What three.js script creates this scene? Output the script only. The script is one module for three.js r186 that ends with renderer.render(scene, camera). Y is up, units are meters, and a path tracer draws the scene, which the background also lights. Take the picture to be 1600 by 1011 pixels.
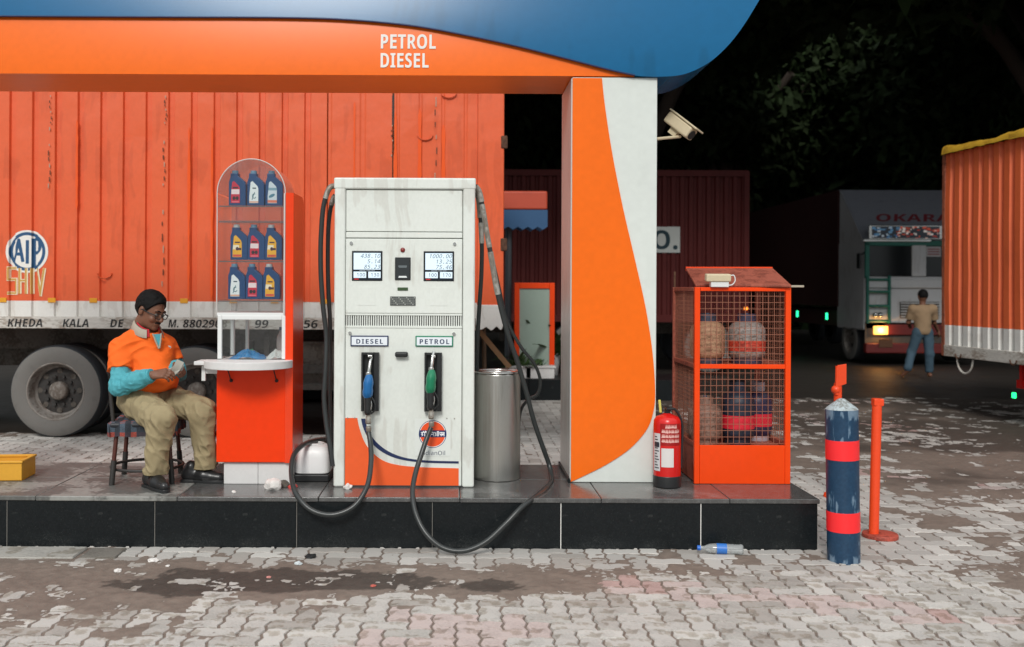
import * as THREE from 'three';
import { RoundedBoxGeometry } from 'three/addons/geometries/RoundedBoxGeometry.js';
import { mergeGeometries } from 'three/addons/utils/BufferGeometryUtils.js';
import { FontLoader } from 'three/addons/loaders/FontLoader.js';
import { TextGeometry } from 'three/addons/geometries/TextGeometry.js';

// ------------------------------------------------------------------ camera, sky, sun, exposure
// z = 0 is the front of the pump island, x = 0 is straight ahead of the lens, y = 0 the paving
const scene = new THREE.Scene();
const EYE = 1.62, CAMZ = 6.2, FOCAL = 1556;
const camera = new THREE.PerspectiveCamera(2 * Math.atan(505.5 / FOCAL) * 180 / Math.PI, 1600 / 1011, 0.1, 400);
camera.position.set(0, EYE, CAMZ);
camera.rotation.z = 0.0045;
camera.setViewOffset(1600, 1011, 85, 55.5, 1600, 1011);
camera.focus = 6.6;
camera.userData.fStop = 2.0;
scene.add(camera);

{ // overcast sky: brighter overhead than at the horizon, as a clouded sky is
  const W = 128, H = 64, data = new Float32Array(W * H * 4);
  for (let j = 0; j < H; j++) for (let i = 0; i < W; i++) {
    const e = Math.sin(((j + 0.5) / H - 0.5) * Math.PI);
    const l = e > 0 ? 0.90 * (1 + 2 * e) / 3 : 0.2;
    data.set([l * 0.945, l * 1.0, l * 1.025, 1], (j * W + i) * 4);
  }
  const sky = new THREE.DataTexture(data, W, H, THREE.RGBAFormat, THREE.FloatType);
  sky.mapping = THREE.EquirectangularReflectionMapping;
  sky.magFilter = THREE.LinearFilter; sky.needsUpdate = true;
  scene.background = sky; scene.environment = sky;
}
const sun = new THREE.DirectionalLight(new THREE.Color(1, 0.97, 0.92), 1.5);
sun.position.set(-3, 13, 14);
sun.target.position.set(0, 0, -3);
sun.castShadow = true; sun.shadow.radius = 28; sun.shadow.mapSize.set(2048, 2048);
Object.assign(sun.shadow.camera, { left: -16, right: 16, top: 16, bottom: -16, near: 0.5, far: 70 });
scene.add(sun, sun.target);
const renderer = new THREE.WebGLRenderer({ antialias: true });
renderer.toneMapping = THREE.LinearToneMapping;
renderer.toneMappingExposure = 1.40;
renderer.shadowMap.enabled = true;

// ------------------------------------------------------------------ helpers
function mulberry(a) { return () => { a |= 0; a = a + 0x6D2B79F5 | 0; let t = Math.imul(a ^ a >>> 15, 1 | a); t = t + Math.imul(t ^ t >>> 7, 61 | t) ^ t; return ((t ^ t >>> 14) >>> 0) / 4294967296; }; }
const rnd = mulberry(7);
const rr = (a, b) => a + (b - a) * rnd();
const clamp = (v, a = 0, b = 1) => Math.min(b, Math.max(a, v));
const step = (a, b, v) => { const t = clamp((v - a) / (b - a)); return t * t * (3 - 2 * t); };
const hash = (x, y, s) => { let h = Math.imul(x, 374761393) + Math.imul(y, 668265263) + Math.imul(s, 982451653); h = Math.imul(h ^ h >>> 13, 1274126177); return ((h ^ h >>> 16) >>> 0) / 4294967296; };
function vn(x, y, per, s) {           // value noise; per > 0 makes it repeat
  const xi = Math.floor(x), yi = Math.floor(y), m = per > 0 ? (v) => ((v % per) + per) % per : (v) => v;
  let fx = x - xi, fy = y - yi; fx = fx * fx * (3 - 2 * fx); fy = fy * fy * (3 - 2 * fy);
  const a = hash(m(xi), m(yi), s), b = hash(m(xi + 1), m(yi), s), c = hash(m(xi), m(yi + 1), s), d = hash(m(xi + 1), m(yi + 1), s);
  return a + (b - a) * fx + (c - a) * fy + (a - b - c + d) * fx * fy;
}
function fbm(x, y, oct = 4, per = 0, s = 1) { let v = 0, a = 0.5, t = 0; for (let o = 0; o < oct; o++) { v += a * vn(x, y, per, s + o * 17); t += a; x *= 2; y *= 2; per *= 2; a *= 0.5; } return v / t; }
function vn3(x, y, z) { const k = Math.floor(z), f = z - k, g = f * f * (3 - 2 * f); return vn(x, y, 0, 100 + k) * (1 - g) + vn(x, y, 0, 101 + k) * g; }

const used = {};
function numbered(n) { used[n] = (used[n] ?? -1) + 1; return used[n] ? `${n}_${String(used[n]).padStart(3, '0')}` : n; }
function info(o, label, category, group, kind) { if (label) o.userData.label = label; if (category) o.userData.category = category; if (group) o.userData.group = group; if (kind) o.userData.kind = kind; return o; }
function muv(g) {                     // uv in metres, from the face's own main direction
  if (g.userData.keep) return g;
  const p = g.attributes.position, n = g.attributes.normal, uv = new Float32Array(p.count * 2);
  for (let i = 0; i < p.count; i++) {
    const ax = Math.abs(n.getX(i)), ay = Math.abs(n.getY(i)), az = Math.abs(n.getZ(i));
    const x = p.getX(i), y = p.getY(i), z = p.getZ(i);
    if (az >= ax && az >= ay) uv.set([x, y], i * 2); else if (ax >= ay) uv.set([z, y], i * 2); else uv.set([x, z], i * 2);
  }
  g.setAttribute('uv', new THREE.BufferAttribute(uv, 2));
  return g;
}
const flat = (g) => (g.index ? g.toNonIndexed() : g);
function merge(...list) {
  const all = list.flat().map((g) => { const f = flat(g); for (const k of Object.keys(f.attributes)) if (!['position', 'normal', 'uv'].includes(k)) f.deleteAttribute(k); if (!f.attributes.uv) f.setAttribute('uv', new THREE.BufferAttribute(new Float32Array(f.attributes.position.count * 2), 2)); return f; });
  return all.length === 1 ? all[0] : mergeGeometries(all);
}
function mesh(name, geo, mat, parent = scene, pos) {
  const g = Array.isArray(geo) ? merge(geo) : geo;
  if ((mat.map || mat.bumpMap || mat.roughnessMap)) muv(g);
  const o = new THREE.Mesh(g, mat); o.name = parent === scene ? numbered(name) : name; o.castShadow = o.receiveShadow = true;
  if (pos) o.position.set(...pos);
  parent.add(o); return o;
}
function thing(name, label, category, pos = [0, 0, 0], turn = 0, group) { const o = new THREE.Group(); o.name = numbered(name); o.position.set(...pos); o.rotation.y = turn; info(o, label, category, group); scene.add(o); return o; }
function copy(o, pos, turn, label) { const c = o.clone(); c.userData = { ...o.userData }; c.name = numbered(o.name.replace(/_\d{3}$/, '')); c.position.set(...pos); if (turn !== undefined) c.rotation.y = turn; if (label) c.userData.label = label; scene.add(c); return c; }
const V = (x, y, z) => new THREE.Vector3(x, y, z);
const at = (u, v, d) => V((u - 715) * d / FOCAL, EYE - (v - 450) * d / FOCAL, CAMZ - d);
const mv = (g, x = 0, y = 0, z = 0) => g.translate(x, y, z);
const box = (w, h, d, x = 0, y = 0, z = 0) => new THREE.BoxGeometry(w, h, d).translate(x, y, z);
const rbox = (w, h, d, r, x = 0, y = 0, z = 0) => new RoundedBoxGeometry(w, h, d, 2, r).translate(x, y, z);
const cyl = (r1, r2, h, x = 0, y = 0, z = 0, n = 24) => new THREE.CylinderGeometry(r1, r2, h, n).translate(x, y, z);
const lathe = (pts, n = 32) => new THREE.LatheGeometry(pts.map(([r, y]) => new THREE.Vector2(r, y)), n);
const curve = (pts) => new THREE.CatmullRomCurve3(pts.map((p) => (p.isVector3 ? p : V(...p))), false, 'centripetal');
const tube = (pts, r, seg = 60, rad = 10) => new THREE.TubeGeometry(curve(pts), seg, r, rad);
function rod(a, b, r, n = 10) { a = a.isVector3 ? a : V(...a); b = b.isVector3 ? b : V(...b); const l = a.distanceTo(b), g = new THREE.CylinderGeometry(r, r, l, n); g.applyQuaternion(new THREE.Quaternion().setFromUnitVectors(V(0, 1, 0), b.clone().sub(a).normalize())); return g.translate((a.x + b.x) / 2, (a.y + b.y) / 2, (a.z + b.z) / 2); }
function prism(pts, depth, bevel = 0, curveSeg = 12) { const s = pts instanceof THREE.Shape ? pts : new THREE.Shape(pts.map(([x, y]) => new THREE.Vector2(x, y))); return new THREE.ExtrudeGeometry(s, { depth, bevelEnabled: bevel > 0, bevelSize: bevel, bevelThickness: bevel, bevelSegments: 2, curveSegments: curveSeg }); }
const spline = (pts, n = 24) => new THREE.SplineCurve(pts.map(([x, y]) => new THREE.Vector2(x, y))).getPoints(n).map((p) => [p.x, p.y]);
const font = await new FontLoader().loadAsync('fonts/droid/droid_sans_bold.typeface.json');
function lettering(text, size, depth = 0.003) { const g = new TextGeometry(text, { font, size, depth, curveSegments: 5, bevelEnabled: false }); g.computeBoundingBox(); return g; }

// textures
function tex(n, fn, srgb = true) {
  const d = new Uint8Array(n * n * 4);
  for (let j = 0; j < n; j++) for (let i = 0; i < n; i++) { const c = fn(i / n, j / n); d.set(typeof c === 'number' ? [c, c, c, 255] : [c[0], c[1], c[2], 255], (j * n + i) * 4); }
  const t = new THREE.DataTexture(d, n, n); t.wrapS = t.wrapT = THREE.RepeatWrapping; t.magFilter = THREE.LinearFilter; t.minFilter = THREE.LinearMipmapLinearFilter; t.generateMipmaps = true;
  if (srgb) t.colorSpace = THREE.SRGBColorSpace; t.needsUpdate = true; return t;
}
const again = (t, x, y = x) => { const c = t.clone(); c.repeat.set(x, y); c.needsUpdate = true; return c; };
const blotch = tex(512, (u, v) => { const a = fbm(u * 4, v * 4, 5, 4, 3), g = fbm(u * 64, v * 64, 2, 64, 9); const s = step(0.64, 0.74, a) * 0.03; return 255 * clamp(0.985 - s - 0.03 * (g - 0.5) - 0.03 * (a - 0.5)); });
const streak = tex(512, (u, v) => { const c = fbm(u * 6, v * 6, 4, 6, 15), a = fbm(u * 48 + 2 * vn(u * 6, v * 6, 6, 88), v * 6, 3, 6, 5) * step(0.35, 0.7, c), g = fbm(u * 90, v * 90, 2, 90, 2), k = step(0.4, 0.62, a); return [255 * clamp(0.99 - 0.045 * k - 0.035 * (g - 0.5) - 0.04 * (c - 0.5)), 255 * clamp(0.99 - 0.055 * k - 0.035 * (g - 0.5) - 0.04 * (c - 0.5)), 255 * clamp(0.985 - 0.06 * k - 0.035 * (g - 0.5) - 0.04 * (c - 0.5))]; });
const grit = tex(256, (u, v) => 255 * clamp(0.5 + 0.7 * (fbm(u * 24, v * 24, 4, 24, 8) - 0.5)), false);
const waves = tex(256, (u, v) => 255 * clamp(0.5 + 0.9 * (fbm(u * 5, v * 5, 4, 5, 18) - 0.5)), false);
const weave = tex(256, (u, v) => 255 * (0.5 + 0.25 * Math.sin(u * 128 * Math.PI) * Math.cos(v * 128 * Math.PI) + 0.25 * (fbm(u * 40, v * 40, 2, 40, 4) - 0.5)), false);
const rusty = tex(512, (u, v) => { const a = fbm(u * 5, v * 5, 5, 5, 41), g = fbm(u * 50, v * 50, 3, 50, 42); const k = step(0.52, 0.7, a * 0.7 + g * 0.36); const d = 1 - 0.16 * (g - 0.3); return [255 * clamp((1 - 0.20 * k) * d), 255 * clamp((1 - 0.24 * k) * d), 255 * clamp((1 - 0.27 * k) * d)]; });
const speckle = tex(512, (u, v) => { const g = hash(Math.floor(u * 512), Math.floor(v * 512), 77), a = fbm(u * 40, v * 40, 3, 40, 3), b = fbm(u * 5, v * 5, 5, 5, 12); return 255 * clamp(0.62 + 0.18 * (a - 0.5) + (g > 0.98 ? 0.5 : 0) + 0.22 * step(0.5, 0.75, b)); });

const splashed = tex(1024, (u, v) => { const low = step(0.97, 0.86, v) * step(0.5, 0.8, v) * step(0.42, 0.62, fbm(u * 5, v * 5, 4, 5, 66)), h = hash(Math.floor(u * 512), Math.floor(v * 512), 67), g = fbm(u * 120, v * 120, 2, 120, 68), s = h > 0.9935 - 0.10 * low ? 0.35 + 0.65 * hash(Math.floor(u * 512), Math.floor(v * 512), 69) : 0, sc = step(0.70, 0.78, fbm(u * 16, v * 16, 5, 16, 70)) * 0.25, k = clamp(s * 0.7 + sc + 0.12 * low * g); return [24 + 12 * (g - 0.5) + 85 * k, 28 + 12 * (g - 0.5) + 80 * k, 30 + 12 * (g - 0.5) + 72 * k]; });
const scuffed = tex(512, (u, v) => { const a = fbm(u * 30, v * 9, 4, 0, 71), b = fbm(u * 7, v * 7, 4, 7, 72), g = fbm(u * 90, v * 90, 2, 90, 73), k = step(0.60, 0.68, a * 0.75 + 0.3 * b) * 0.8; return [24 + 100 * k + 16 * (g - 0.5), 58 + 85 * k + 16 * (g - 0.5), 86 + 75 * k + 16 * (g - 0.5)]; });
const lin = (r, g, b) => new THREE.Color().setRGB(r, g, b);
function mat(c, rough = 0.6, o = {}) { const { metal = 0, ...rest } = o; return new THREE.MeshPhysicalMaterial({ color: Array.isArray(c) ? lin(...c) : new THREE.Color(c), roughness: rough, metalness: metal, ...rest }); }
const blotchBig = again(blotch, 0.45), streakBig = again(streak, 0.5, 0.4), gritFine = again(grit, 2), rustyFine = again(rusty, 2.2);
const M = {
  fasciaOrange: mat([0.92, 0.155, 0.006], 0.30, { map: blotchBig, specularIntensity: 0.6 }),
  fasciaBlue: mat([0.004, 0.115, 0.27], 0.24, { map: again(streak, 0.25, 0.3), specularIntensity: 0.55 }),
  columnWhite: mat([0.70, 0.74, 0.70], 0.35, { map: blotchBig }),
  steelPale: mat([0.62, 0.63, 0.60], 0.35, { metal: 0.12, map: streakBig, bumpMap: grit, bumpScale: 0.0004 }),
  letterWhite: mat([0.82, 0.80, 0.76], 0.5),
  pumpWhite: mat([0.74, 0.77, 0.73], 0.42, { map: again(streak, 0.9, 0.6), bumpMap: waves, bumpScale: 0.0015 }),
  pumpOrange: mat([0.88, 0.115, 0.02], 0.4, { map: blotchBig }),
  navy: mat([0.010, 0.022, 0.085], 0.4),
  green: mat([0.01, 0.20, 0.11], 0.45),
  black: mat([0.012, 0.013, 0.014], 0.45),
  rubber: mat([0.018, 0.019, 0.020], 0.42, { bumpMap: grit, bumpScale: 0.0005 }),
  hose: mat([0.030, 0.034, 0.034], 0.34, { bumpMap: grit, bumpScale: 0.0004, map: blotch }),
  chrome: mat([0.62, 0.62, 0.60], 0.25, { metal: 1 }),
  tape: mat([0.45, 0.44, 0.40], 0.5, { metal: 0.4, map: rusty, bumpMap: grit, bumpScale: 0.002 }),
  counter: mat([0.92, 0.045, 0.001], 0.34, { specularIntensity: 0.5, map: blotchBig }),
  counterSide: mat([0.86, 0.05, 0.003], 0.18, { map: blotchBig }),
  whiteBoard: mat([0.70, 0.69, 0.68], 0.55, { map: blotch, bumpMap: waves, bumpScale: 0.001 }),
  whiteFrame: mat([0.72, 0.73, 0.72], 0.4),
  glass: mat([0.94, 0.96, 0.96], 0.04, { transmission: 1, thickness: 0, ior: 1.5 }),
  acrylic: mat([0.95, 0.96, 0.96], 0.04, { transmission: 1, thickness: 0, ior: 1.45 }),
  smoky: mat([0.86, 0.85, 0.85], 0.12, { transmission: 0.93, thickness: 0, ior: 1.45 }),
  steel: mat([0.50, 0.49, 0.46], 0.30, { metal: 0.9, map: again(streak, 3, 0.4), bumpMap: again(streak, 6, 0.2), bumpScale: 0.0006 }),
  granite: mat([1, 1, 1], 0.3, { specularIntensity: 0.45, map: splashed, bumpMap: grit, bumpScale: 0.0006 }),
  graniteTop: mat([0.25, 0.25, 0.245], 0.2, { map: again(speckle, 0.8), bumpMap: waves, bumpScale: 0.0008 }),
  grout: mat([0.22, 0.21, 0.19], 0.9),
  truckOrange: mat([0.78, 0.125, 0.040], 0.40, { map: streakBig, bumpMap: again(waves, 0.6), bumpScale: 0.008 }),
  truckWhite: mat([0.74, 0.73, 0.70], 0.55, { map: again(streak, 0.8, 0.8), bumpMap: waves, bumpScale: 0.004 }),
  truckRail: mat([0.60, 0.575, 0.53], 0.6, { map: again(rusty, 0.5, 1.6) }),
  rust: mat([0.12, 0.055, 0.03], 0.85, { map: rusty }),
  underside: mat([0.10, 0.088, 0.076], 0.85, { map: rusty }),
  tyre: mat([0.155, 0.148, 0.138], 0.85, { map: again(blotch, 3), bumpMap: grit, bumpScale: 0.002 }),
  tread: mat([0.022, 0.025, 0.030], 0.85, { bumpMap: grit, bumpScale: 0.003 }),
  rim: mat([0.24, 0.22, 0.20], 0.7, { map: rusty }),
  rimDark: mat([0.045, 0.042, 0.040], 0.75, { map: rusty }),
  reflector: mat([0.75, 0.34, 0.02], 0.3),
  maroon: mat([0.085, 0.013, 0.012], 0.6, { specularIntensity: 0.4, map: streakBig }),
  cageOrange: mat([0.90, 0.065, 0.004], 0.34, { specularIntensity: 0.6, map: blotchBig }),
  cageOld: mat([0.40, 0.10, 0.06], 0.6, { map: rustyFine }),
  wire: mat([0.34, 0.13, 0.08], 0.55, { metal: 0.2 }),
  red: mat([0.62, 0.012, 0.010], 0.26),
  bandRed: mat([0.95, 0.025, 0.03], 0.35),
  bollardBlue: mat([1, 1, 1], 0.38, { map: scuffed }),
  worn: mat([0.42, 0.48, 0.50], 0.6, { map: rustyFine }),
  postOrange: mat([0.88, 0.07, 0.012], 0.42, { map: again(blotch, 1.5) }),
  cream: mat([0.66, 0.56, 0.38], 0.45, { map: blotch }),
  foliage: mat([0.030, 0.048, 0.016], 0.7, { side: THREE.DoubleSide }),
  leafBright: mat([0.05, 0.10, 0.025], 0.6, { side: THREE.DoubleSide }),
  bark: mat([0.06, 0.045, 0.035], 0.9, { bumpMap: grit, bumpScale: 0.01 }),
};
function canvasTex(w, h, draw) { const c = document.createElement('canvas'); c.width = w; c.height = h; const g = c.getContext('2d'); draw(g, w, h); const t = new THREE.CanvasTexture(c); t.colorSpace = THREE.SRGBColorSpace; t.magFilter = THREE.LinearFilter; return t; }
function print(w, h, draw, px = 512, o = {}) { const t = canvasTex(px, Math.max(8, Math.round(px * h / w)), draw); const m = mat([1, 1, 1], o.rough ?? 0.5, { map: t, ...(o.clear ? { transparent: true, alphaTest: 0.4 } : {}) }); const g = new THREE.PlaneGeometry(w, h); g.userData.keep = true; return [g, m]; }
function keep(g) { g.userData.keep = true; return g; }

// ribbed sheet metal in the xy plane: flats at z = 0, grooves at z = -depth
function ribs(x0, x1, y0, y1, pitch, depth, part = [0.62, 0.07, 0.24, 0.07], off = 0, fit = false, wob = 0) {
  const xs = [];
  const k0 = Math.floor(x0 / pitch) - 1, k1 = Math.ceil(x1 / pitch) + 1;
  for (let k = k0; k <= k1; k++) { let x = k * pitch; const z = [0, 0, -depth, -depth]; for (let q = 0; q < 4; q++) { xs.push([x, z[q]]); x += part[q] * pitch; } }
  const pts = []; const zAt = (x) => { for (let i = 0; i + 1 < xs.length; i++) if (x >= xs[i][0] && x <= xs[i + 1][0]) { const t = (x - xs[i][0]) / (xs[i + 1][0] - xs[i][0] || 1); return xs[i][1] + t * (xs[i + 1][1] - xs[i][1]); } return 0; };
  pts.push([x0, zAt(x0)]); for (const p of xs) if (p[0] > x0 + 1e-4 && p[0] < x1 - 1e-4) pts.push(p); pts.push([x1, zAt(x1)]);
  const pos = [], uv = []; const ny = wob ? 14 : 1;
  const bend = (x, y) => wob * (fbm(x * 1.3 + 9, y * 1.1, 3, 0, 31) - 0.5);
  for (let i = 0; i + 1 < pts.length; i++) for (let j = 0; j < ny; j++) {
    const [xa, za] = pts[i], [xb, zb] = pts[i + 1], ya = y0 + (y1 - y0) * j / ny, yb = y0 + (y1 - y0) * (j + 1) / ny;
    const A = [xa, ya, za + off + bend(xa, ya)], B = [xb, ya, zb + off + bend(xb, ya)], C = [xb, yb, zb + off + bend(xb, yb)], D = [xa, yb, za + off + bend(xa, yb)];
    for (const q of [A, B, C, A, C, D]) { pos.push(...q); uv.push(fit ? (q[0] - x0) / (x1 - x0) : q[0], fit ? (q[1] - y0) / (y1 - y0) : q[1]); }
  }
  const g = new THREE.BufferGeometry(); g.setAttribute('position', new THREE.Float32BufferAttribute(pos, 3)); g.setAttribute('uv', new THREE.Float32BufferAttribute(uv, 2)); g.computeVertexNormals(); return keep(g);
}

// ------------------------------------------------------------------ the setting: ground, paving, island
{
  const g = new THREE.PlaneGeometry(260, 260).rotateX(-Math.PI / 2);
  const m = mat([0.030, 0.024, 0.020], 0.55, { map: again(blotch, 0.35), bumpMap: again(waves, 0.5), bumpScale: 0.03 });
  info(mesh('ground', g, m, scene, [0, -0.045, -20]), 'dark damp earth of the truck yard', null, null, 'structure');
}
const PAVX0 = -7.5, PAVX1 = 9.5, PAVZ0 = -8.6, PAVZ1 = 4.4;
const pavement = new THREE.Group(); pavement.name = 'pavement'; info(pavement, 'pale interlocking paving blocks with brown mud between them', null, null, 'structure'); scene.add(pavement);
{
  const W = 0.113, L = 0.226, A = 0.0075;
  const tri = (t) => { t = t - Math.floor(t); return t < 0.25 ? t * 4 : t < 0.75 ? 2 - t * 4 : t * 4 - 4; };
  const warp = (x, z) => [x + A * tri(z / W + 0.13), z + A * tri(x / W + 0.37)];
  // one block: outline warped as a whole so that neighbours interlock; top face, bevelled rim
  function block(w, l, cx, cz) {
    const out = [], n = [Math.round(w / W), Math.round(l / W)], G = 0.0042;
    const rim = (inset) => {
      const o = []; const x0 = cx + inset, x1 = cx + w - inset, z0 = cz + inset, z1 = cz + l - inset;
      const cut = (lo, hi, ph) => { const c = [lo]; for (let k = -8; k < 12; k++) for (const q of [0.25, 0.75]) { const v = (k + q - ph) * W; if (v > lo + 1e-4 && v < hi - 1e-4) c.push(v); } return c.sort((a, b) => a - b); };
      for (const x of cut(x0, x1, 0.37)) o.push(warp(x, z0)); for (const z of cut(z0, z1, 0.13)) o.push(warp(x1, z));
      for (const x of cut(x0, x1, 0.37).slice(1).concat(x1).reverse()) o.push(warp(x, z1)); for (const z of cut(z0, z1, 0.13).slice(1).concat(z1).reverse()) o.push(warp(x0, z));
      return o;
    };
    const mx = cx + w / 2, mz = cz + l / 2, top = rim(G + 0.004), low = rim(G), N = Math.min(top.length, low.length), pos = [];
    for (let i = 0; i < N; i++) { const j = (i + 1) % N; pos.push(mx, 0, mz, top[j][0], 0, top[j][1], top[i][0], 0, top[i][1]); pos.push(top[i][0], 0, top[i][1], top[j][0], 0, top[j][1], low[j][0], -0.014, low[j][1], top[i][0], 0, top[i][1], low[j][0], -0.014, low[j][1], low[i][0], -0.014, low[i][1]); }
    const g = new THREE.BufferGeometry(); g.setAttribute('position', new THREE.Float32BufferAttribute(pos, 3)); g.computeVertexNormals();
    return muv(g.translate(-cx, 0, -cz));
  }
  const shift = (g, a) => { const c = g.clone(), uv = c.attributes.uv; for (let i = 0; i < uv.count; i++) uv.setXY(i, uv.getX(i) + a * 0.317, uv.getY(i) + a * 0.719 + (a % 3) * 0.13); return keep(c); };
  const gH0 = block(L, W, 0, 0), gV0 = block(W, L, 0, 0), gHs = [], gVs = []; for (let a = 0; a < 10; a++) { gHs.push(shift(gH0, a)); gVs.push(shift(gV0, a)); }
  const gH = gHs[0], gV = gVs[0];
  const stone = tex(512, (u, v) => { const a = fbm(u * 6, v * 6, 5, 6, 21), g = fbm(u * 70, v * 70, 2, 70, 22), s = step(0.56, 0.66, fbm(u * 9, v * 9, 4, 9, 25)); const k = 1 - 0.15 * s - 0.16 * (g - 0.4) - 0.22 * (a - 0.5); return [255 * clamp(k), 255 * clamp(k * (1 - 0.02 * s)), 255 * clamp(k * (1 - 0.05 * s))]; });
  const stoneMap = again(stone, 2.3), base = { bumpMap: again(grit, 3), bumpScale: 0.0025, map: stoneMap };
  const tones = [[0.50, 0.475, 0.445], [0.44, 0.415, 0.385], [0.56, 0.535, 0.50], [0.38, 0.35, 0.32], [0.52, 0.43, 0.405], [0.46, 0.32, 0.295]];
  const mats = tones.map((t) => mat(t, 0.62, base));
  const spots = [];
  const nx0 = Math.floor(PAVX0 / W), nx1 = Math.ceil(PAVX1 / W), nz0 = Math.floor(PAVZ0 / W), nz1 = Math.ceil(PAVZ1 / W);
  const hidden = (x, z) => (x > -5.2 && x < 2.1 && z > -1.08 && z < -0.14);
  for (let i = nx0; i < nx1; i++) for (let j = nz0; j < nz1; j++) {
    const t = (((i - j) % 4) + 4) % 4, x = i * W, z = j * W;
    if (t !== 0 && t !== 2) continue;
    const horiz = t === 0, zz = horiz ? z : z - W;
    const cx = x + (horiz ? L : W) / 2, cz = zz + (horiz ? W : L) / 2;
    if (hidden(cx, cz)) continue;
    if (cx < -2.25 && cz > 0.05 && cz < 0.30) continue;          // a concrete cover lies there
    if (cz < -4.75 && cx < 0.55) continue;
    if (cz < -4.8 - 0.5 * cx + 1.2 * fbm(cx, cz, 3, 0, 9) && cx > 3.6) { if (fbm(cx * 1.7, cz * 1.7, 3, 0, 14) < 0.56) continue; }
    // red-dyed rows that cross the paving
    const row1 = Math.abs(cz - (0.53 + 0.29 * cx)) < 0.16 && cx > 0.75, row2 = Math.abs(cz - 1.55) < 0.35 && cx > -0.55 && cx < 0.45, row3 = Math.abs(cz - (-2.9 + 0.95 * (cx - 3.4))) < 0.2 && cx > 2.4, row4 = cz < -4.2 && cx > 2 && fbm(cx, cz, 3, 0, 3) > 0.55;
    const h = hash(i, j, 5); let k = h < 0.5 ? 0 : h < 0.72 ? 2 : h < 0.93 ? 1 : 3;
    const trod = Math.exp(-(((cx + 0.9) / 2.4) ** 2 + ((cz - 0.65) / 0.5) ** 2)); if (hash(i, j, 12) < trod * 0.75) k = hash(i, j, 13) < 0.5 ? 3 : 1;
    if ((row1 || row2 || row3 || row4) && hash(i, j, 6) < 0.35 + 0.6 * fbm(cx * 2.5, cz * 2.5, 3, 0, 17)) k = row2 ? 4 : hash(i, j, 7) < 0.7 ? 4 : 5;
    // projected size in the picture: nearest ones show largest
    const d = CAMZ - cz, px = 715 + cx * FOCAL / d, py = 450 + EYE * FOCAL / d, seen = px > -20 && px < 1620 && py < 1025 && !(cz < -0.1 && py < 860 && cx < 2.2);
    spots.push({ x, z: zz, horiz, k, y: 0.002 * (hash(i, j, 8) - 0.5) * 2, rx: (hash(i, j, 9) - 0.5) * 0.03, rz: (hash(i, j, 10) - 0.5) * 0.02, rank: seen ? d : 1000 + d });
  }
  spots.sort((a, b) => a.rank - b.rank);
  const dummy = new THREE.Object3D();
  spots.slice(0, 300).forEach((s) => { const o = mesh('paver', (s.horiz ? gHs : gVs)[Math.floor(hash(Math.round(s.x * 1000), Math.round(s.z * 1000), 4) * 10)], mats[s.k], pavement); o.position.set(s.x, s.y, s.z); o.rotation.set(s.rx, 0, s.rz); });
  for (const horiz of [true, false]) {
    const list = spots.slice(300).filter((s) => s.horiz === horiz);
    const im = new THREE.InstancedMesh(horiz ? gH : gV, mat([1, 1, 1], 0.62, { bumpMap: base.bumpMap, bumpScale: 0.0025 }), list.length);
    list.forEach((s, n) => { dummy.position.set(s.x, s.y, s.z); dummy.rotation.set(s.rx, 0, s.rz); dummy.updateMatrix(); im.setMatrixAt(n, dummy.matrix); const q = 0.84 + 0.2 * hash(n, 2, 3) - 0.12 * step(0.5, 0.7, fbm(s.x * 1.5, s.z * 1.5, 3, 0, 13)); im.setColorAt(n, lin(...tones[s.k].map((v) => v * q))); });
    im.name = 'far_pavers'; info(im, 'farther paving blocks', null, null, 'stuff'); im.castShadow = im.receiveShadow = true; pavement.add(im);
  }
  // sand and mud: one uneven skin that lies in the joints and buries the blocks where mud has been trodden over them
  function skin(x0, x1, z0, z1, cell) {
    const nx = Math.round((x1 - x0) / cell), nz = Math.round((z1 - z0) / cell), g = new THREE.PlaneGeometry(x1 - x0, z1 - z0, nx, nz).rotateX(-Math.PI / 2).translate((x0 + x1) / 2, 0, (z0 + z1) / 2);
    const p = g.attributes.position, col = new Float32Array(p.count * 3);
    const blob = (x, z, cx, cz, rx, rz) => Math.exp(-(((x - cx) / rx) ** 2 + ((z - cz) / rz) ** 2));
    for (let i = 0; i < p.count; i++) {
      const x = p.getX(i), z = p.getZ(i);
      let m = 1.05 * blob(x, z, -1.2, 0.62, 1.3, 0.42) + 0.95 * blob(x, z, -2.7, 0.75, 0.9, 0.5) + 0.9 * blob(x, z, 0.15, 0.78, 0.75, 0.24) + 0.78 * blob(x, z, 1.0, 0.5, 0.95, 0.26) + 0.55 * blob(x, z, 1.95, 0.14, 0.6, 0.2) + 0.52 * blob(x, z, -2.0, 1.3, 1.2, 0.5) + 0.6 * blob(x, z, 2.9, 0.3, 0.4, 0.28) + 0.3 * step(0.55, 0.68, fbm(x * 1.6, z * 1.9, 4, 0, 57));
      m += 0.75 * step(0.5, 0.68, fbm(x * 0.8 + 4, z * 0.55, 4, 0, 55)) * step(2.2, 3.2, x) + 1.0 * step(-1.5, -3.4, z) * step(1.3, 2.6, x) * (0.45 + 0.9 * fbm(x * 0.7, z * 1.2, 3, 0, 59)) + 0.55 * step(-2.6, -3.6, z) * step(1.5, 0, x) * fbm(x, z, 3, 0, 50);
      const n = fbm(x * 7, z * 7, 4, 0, 61), f = fbm(x * 30, z * 30, 3, 0, 62), fine = fbm(x * 90, z * 90, 2, 0, 63);
      const y = -0.0095 + 0.0125 * Math.min(m, 1.05) + 0.015 * (n - 0.5) + 0.007 * (f - 0.5) + 0.002 * (fine - 0.5);
      p.setY(i, y);
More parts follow.
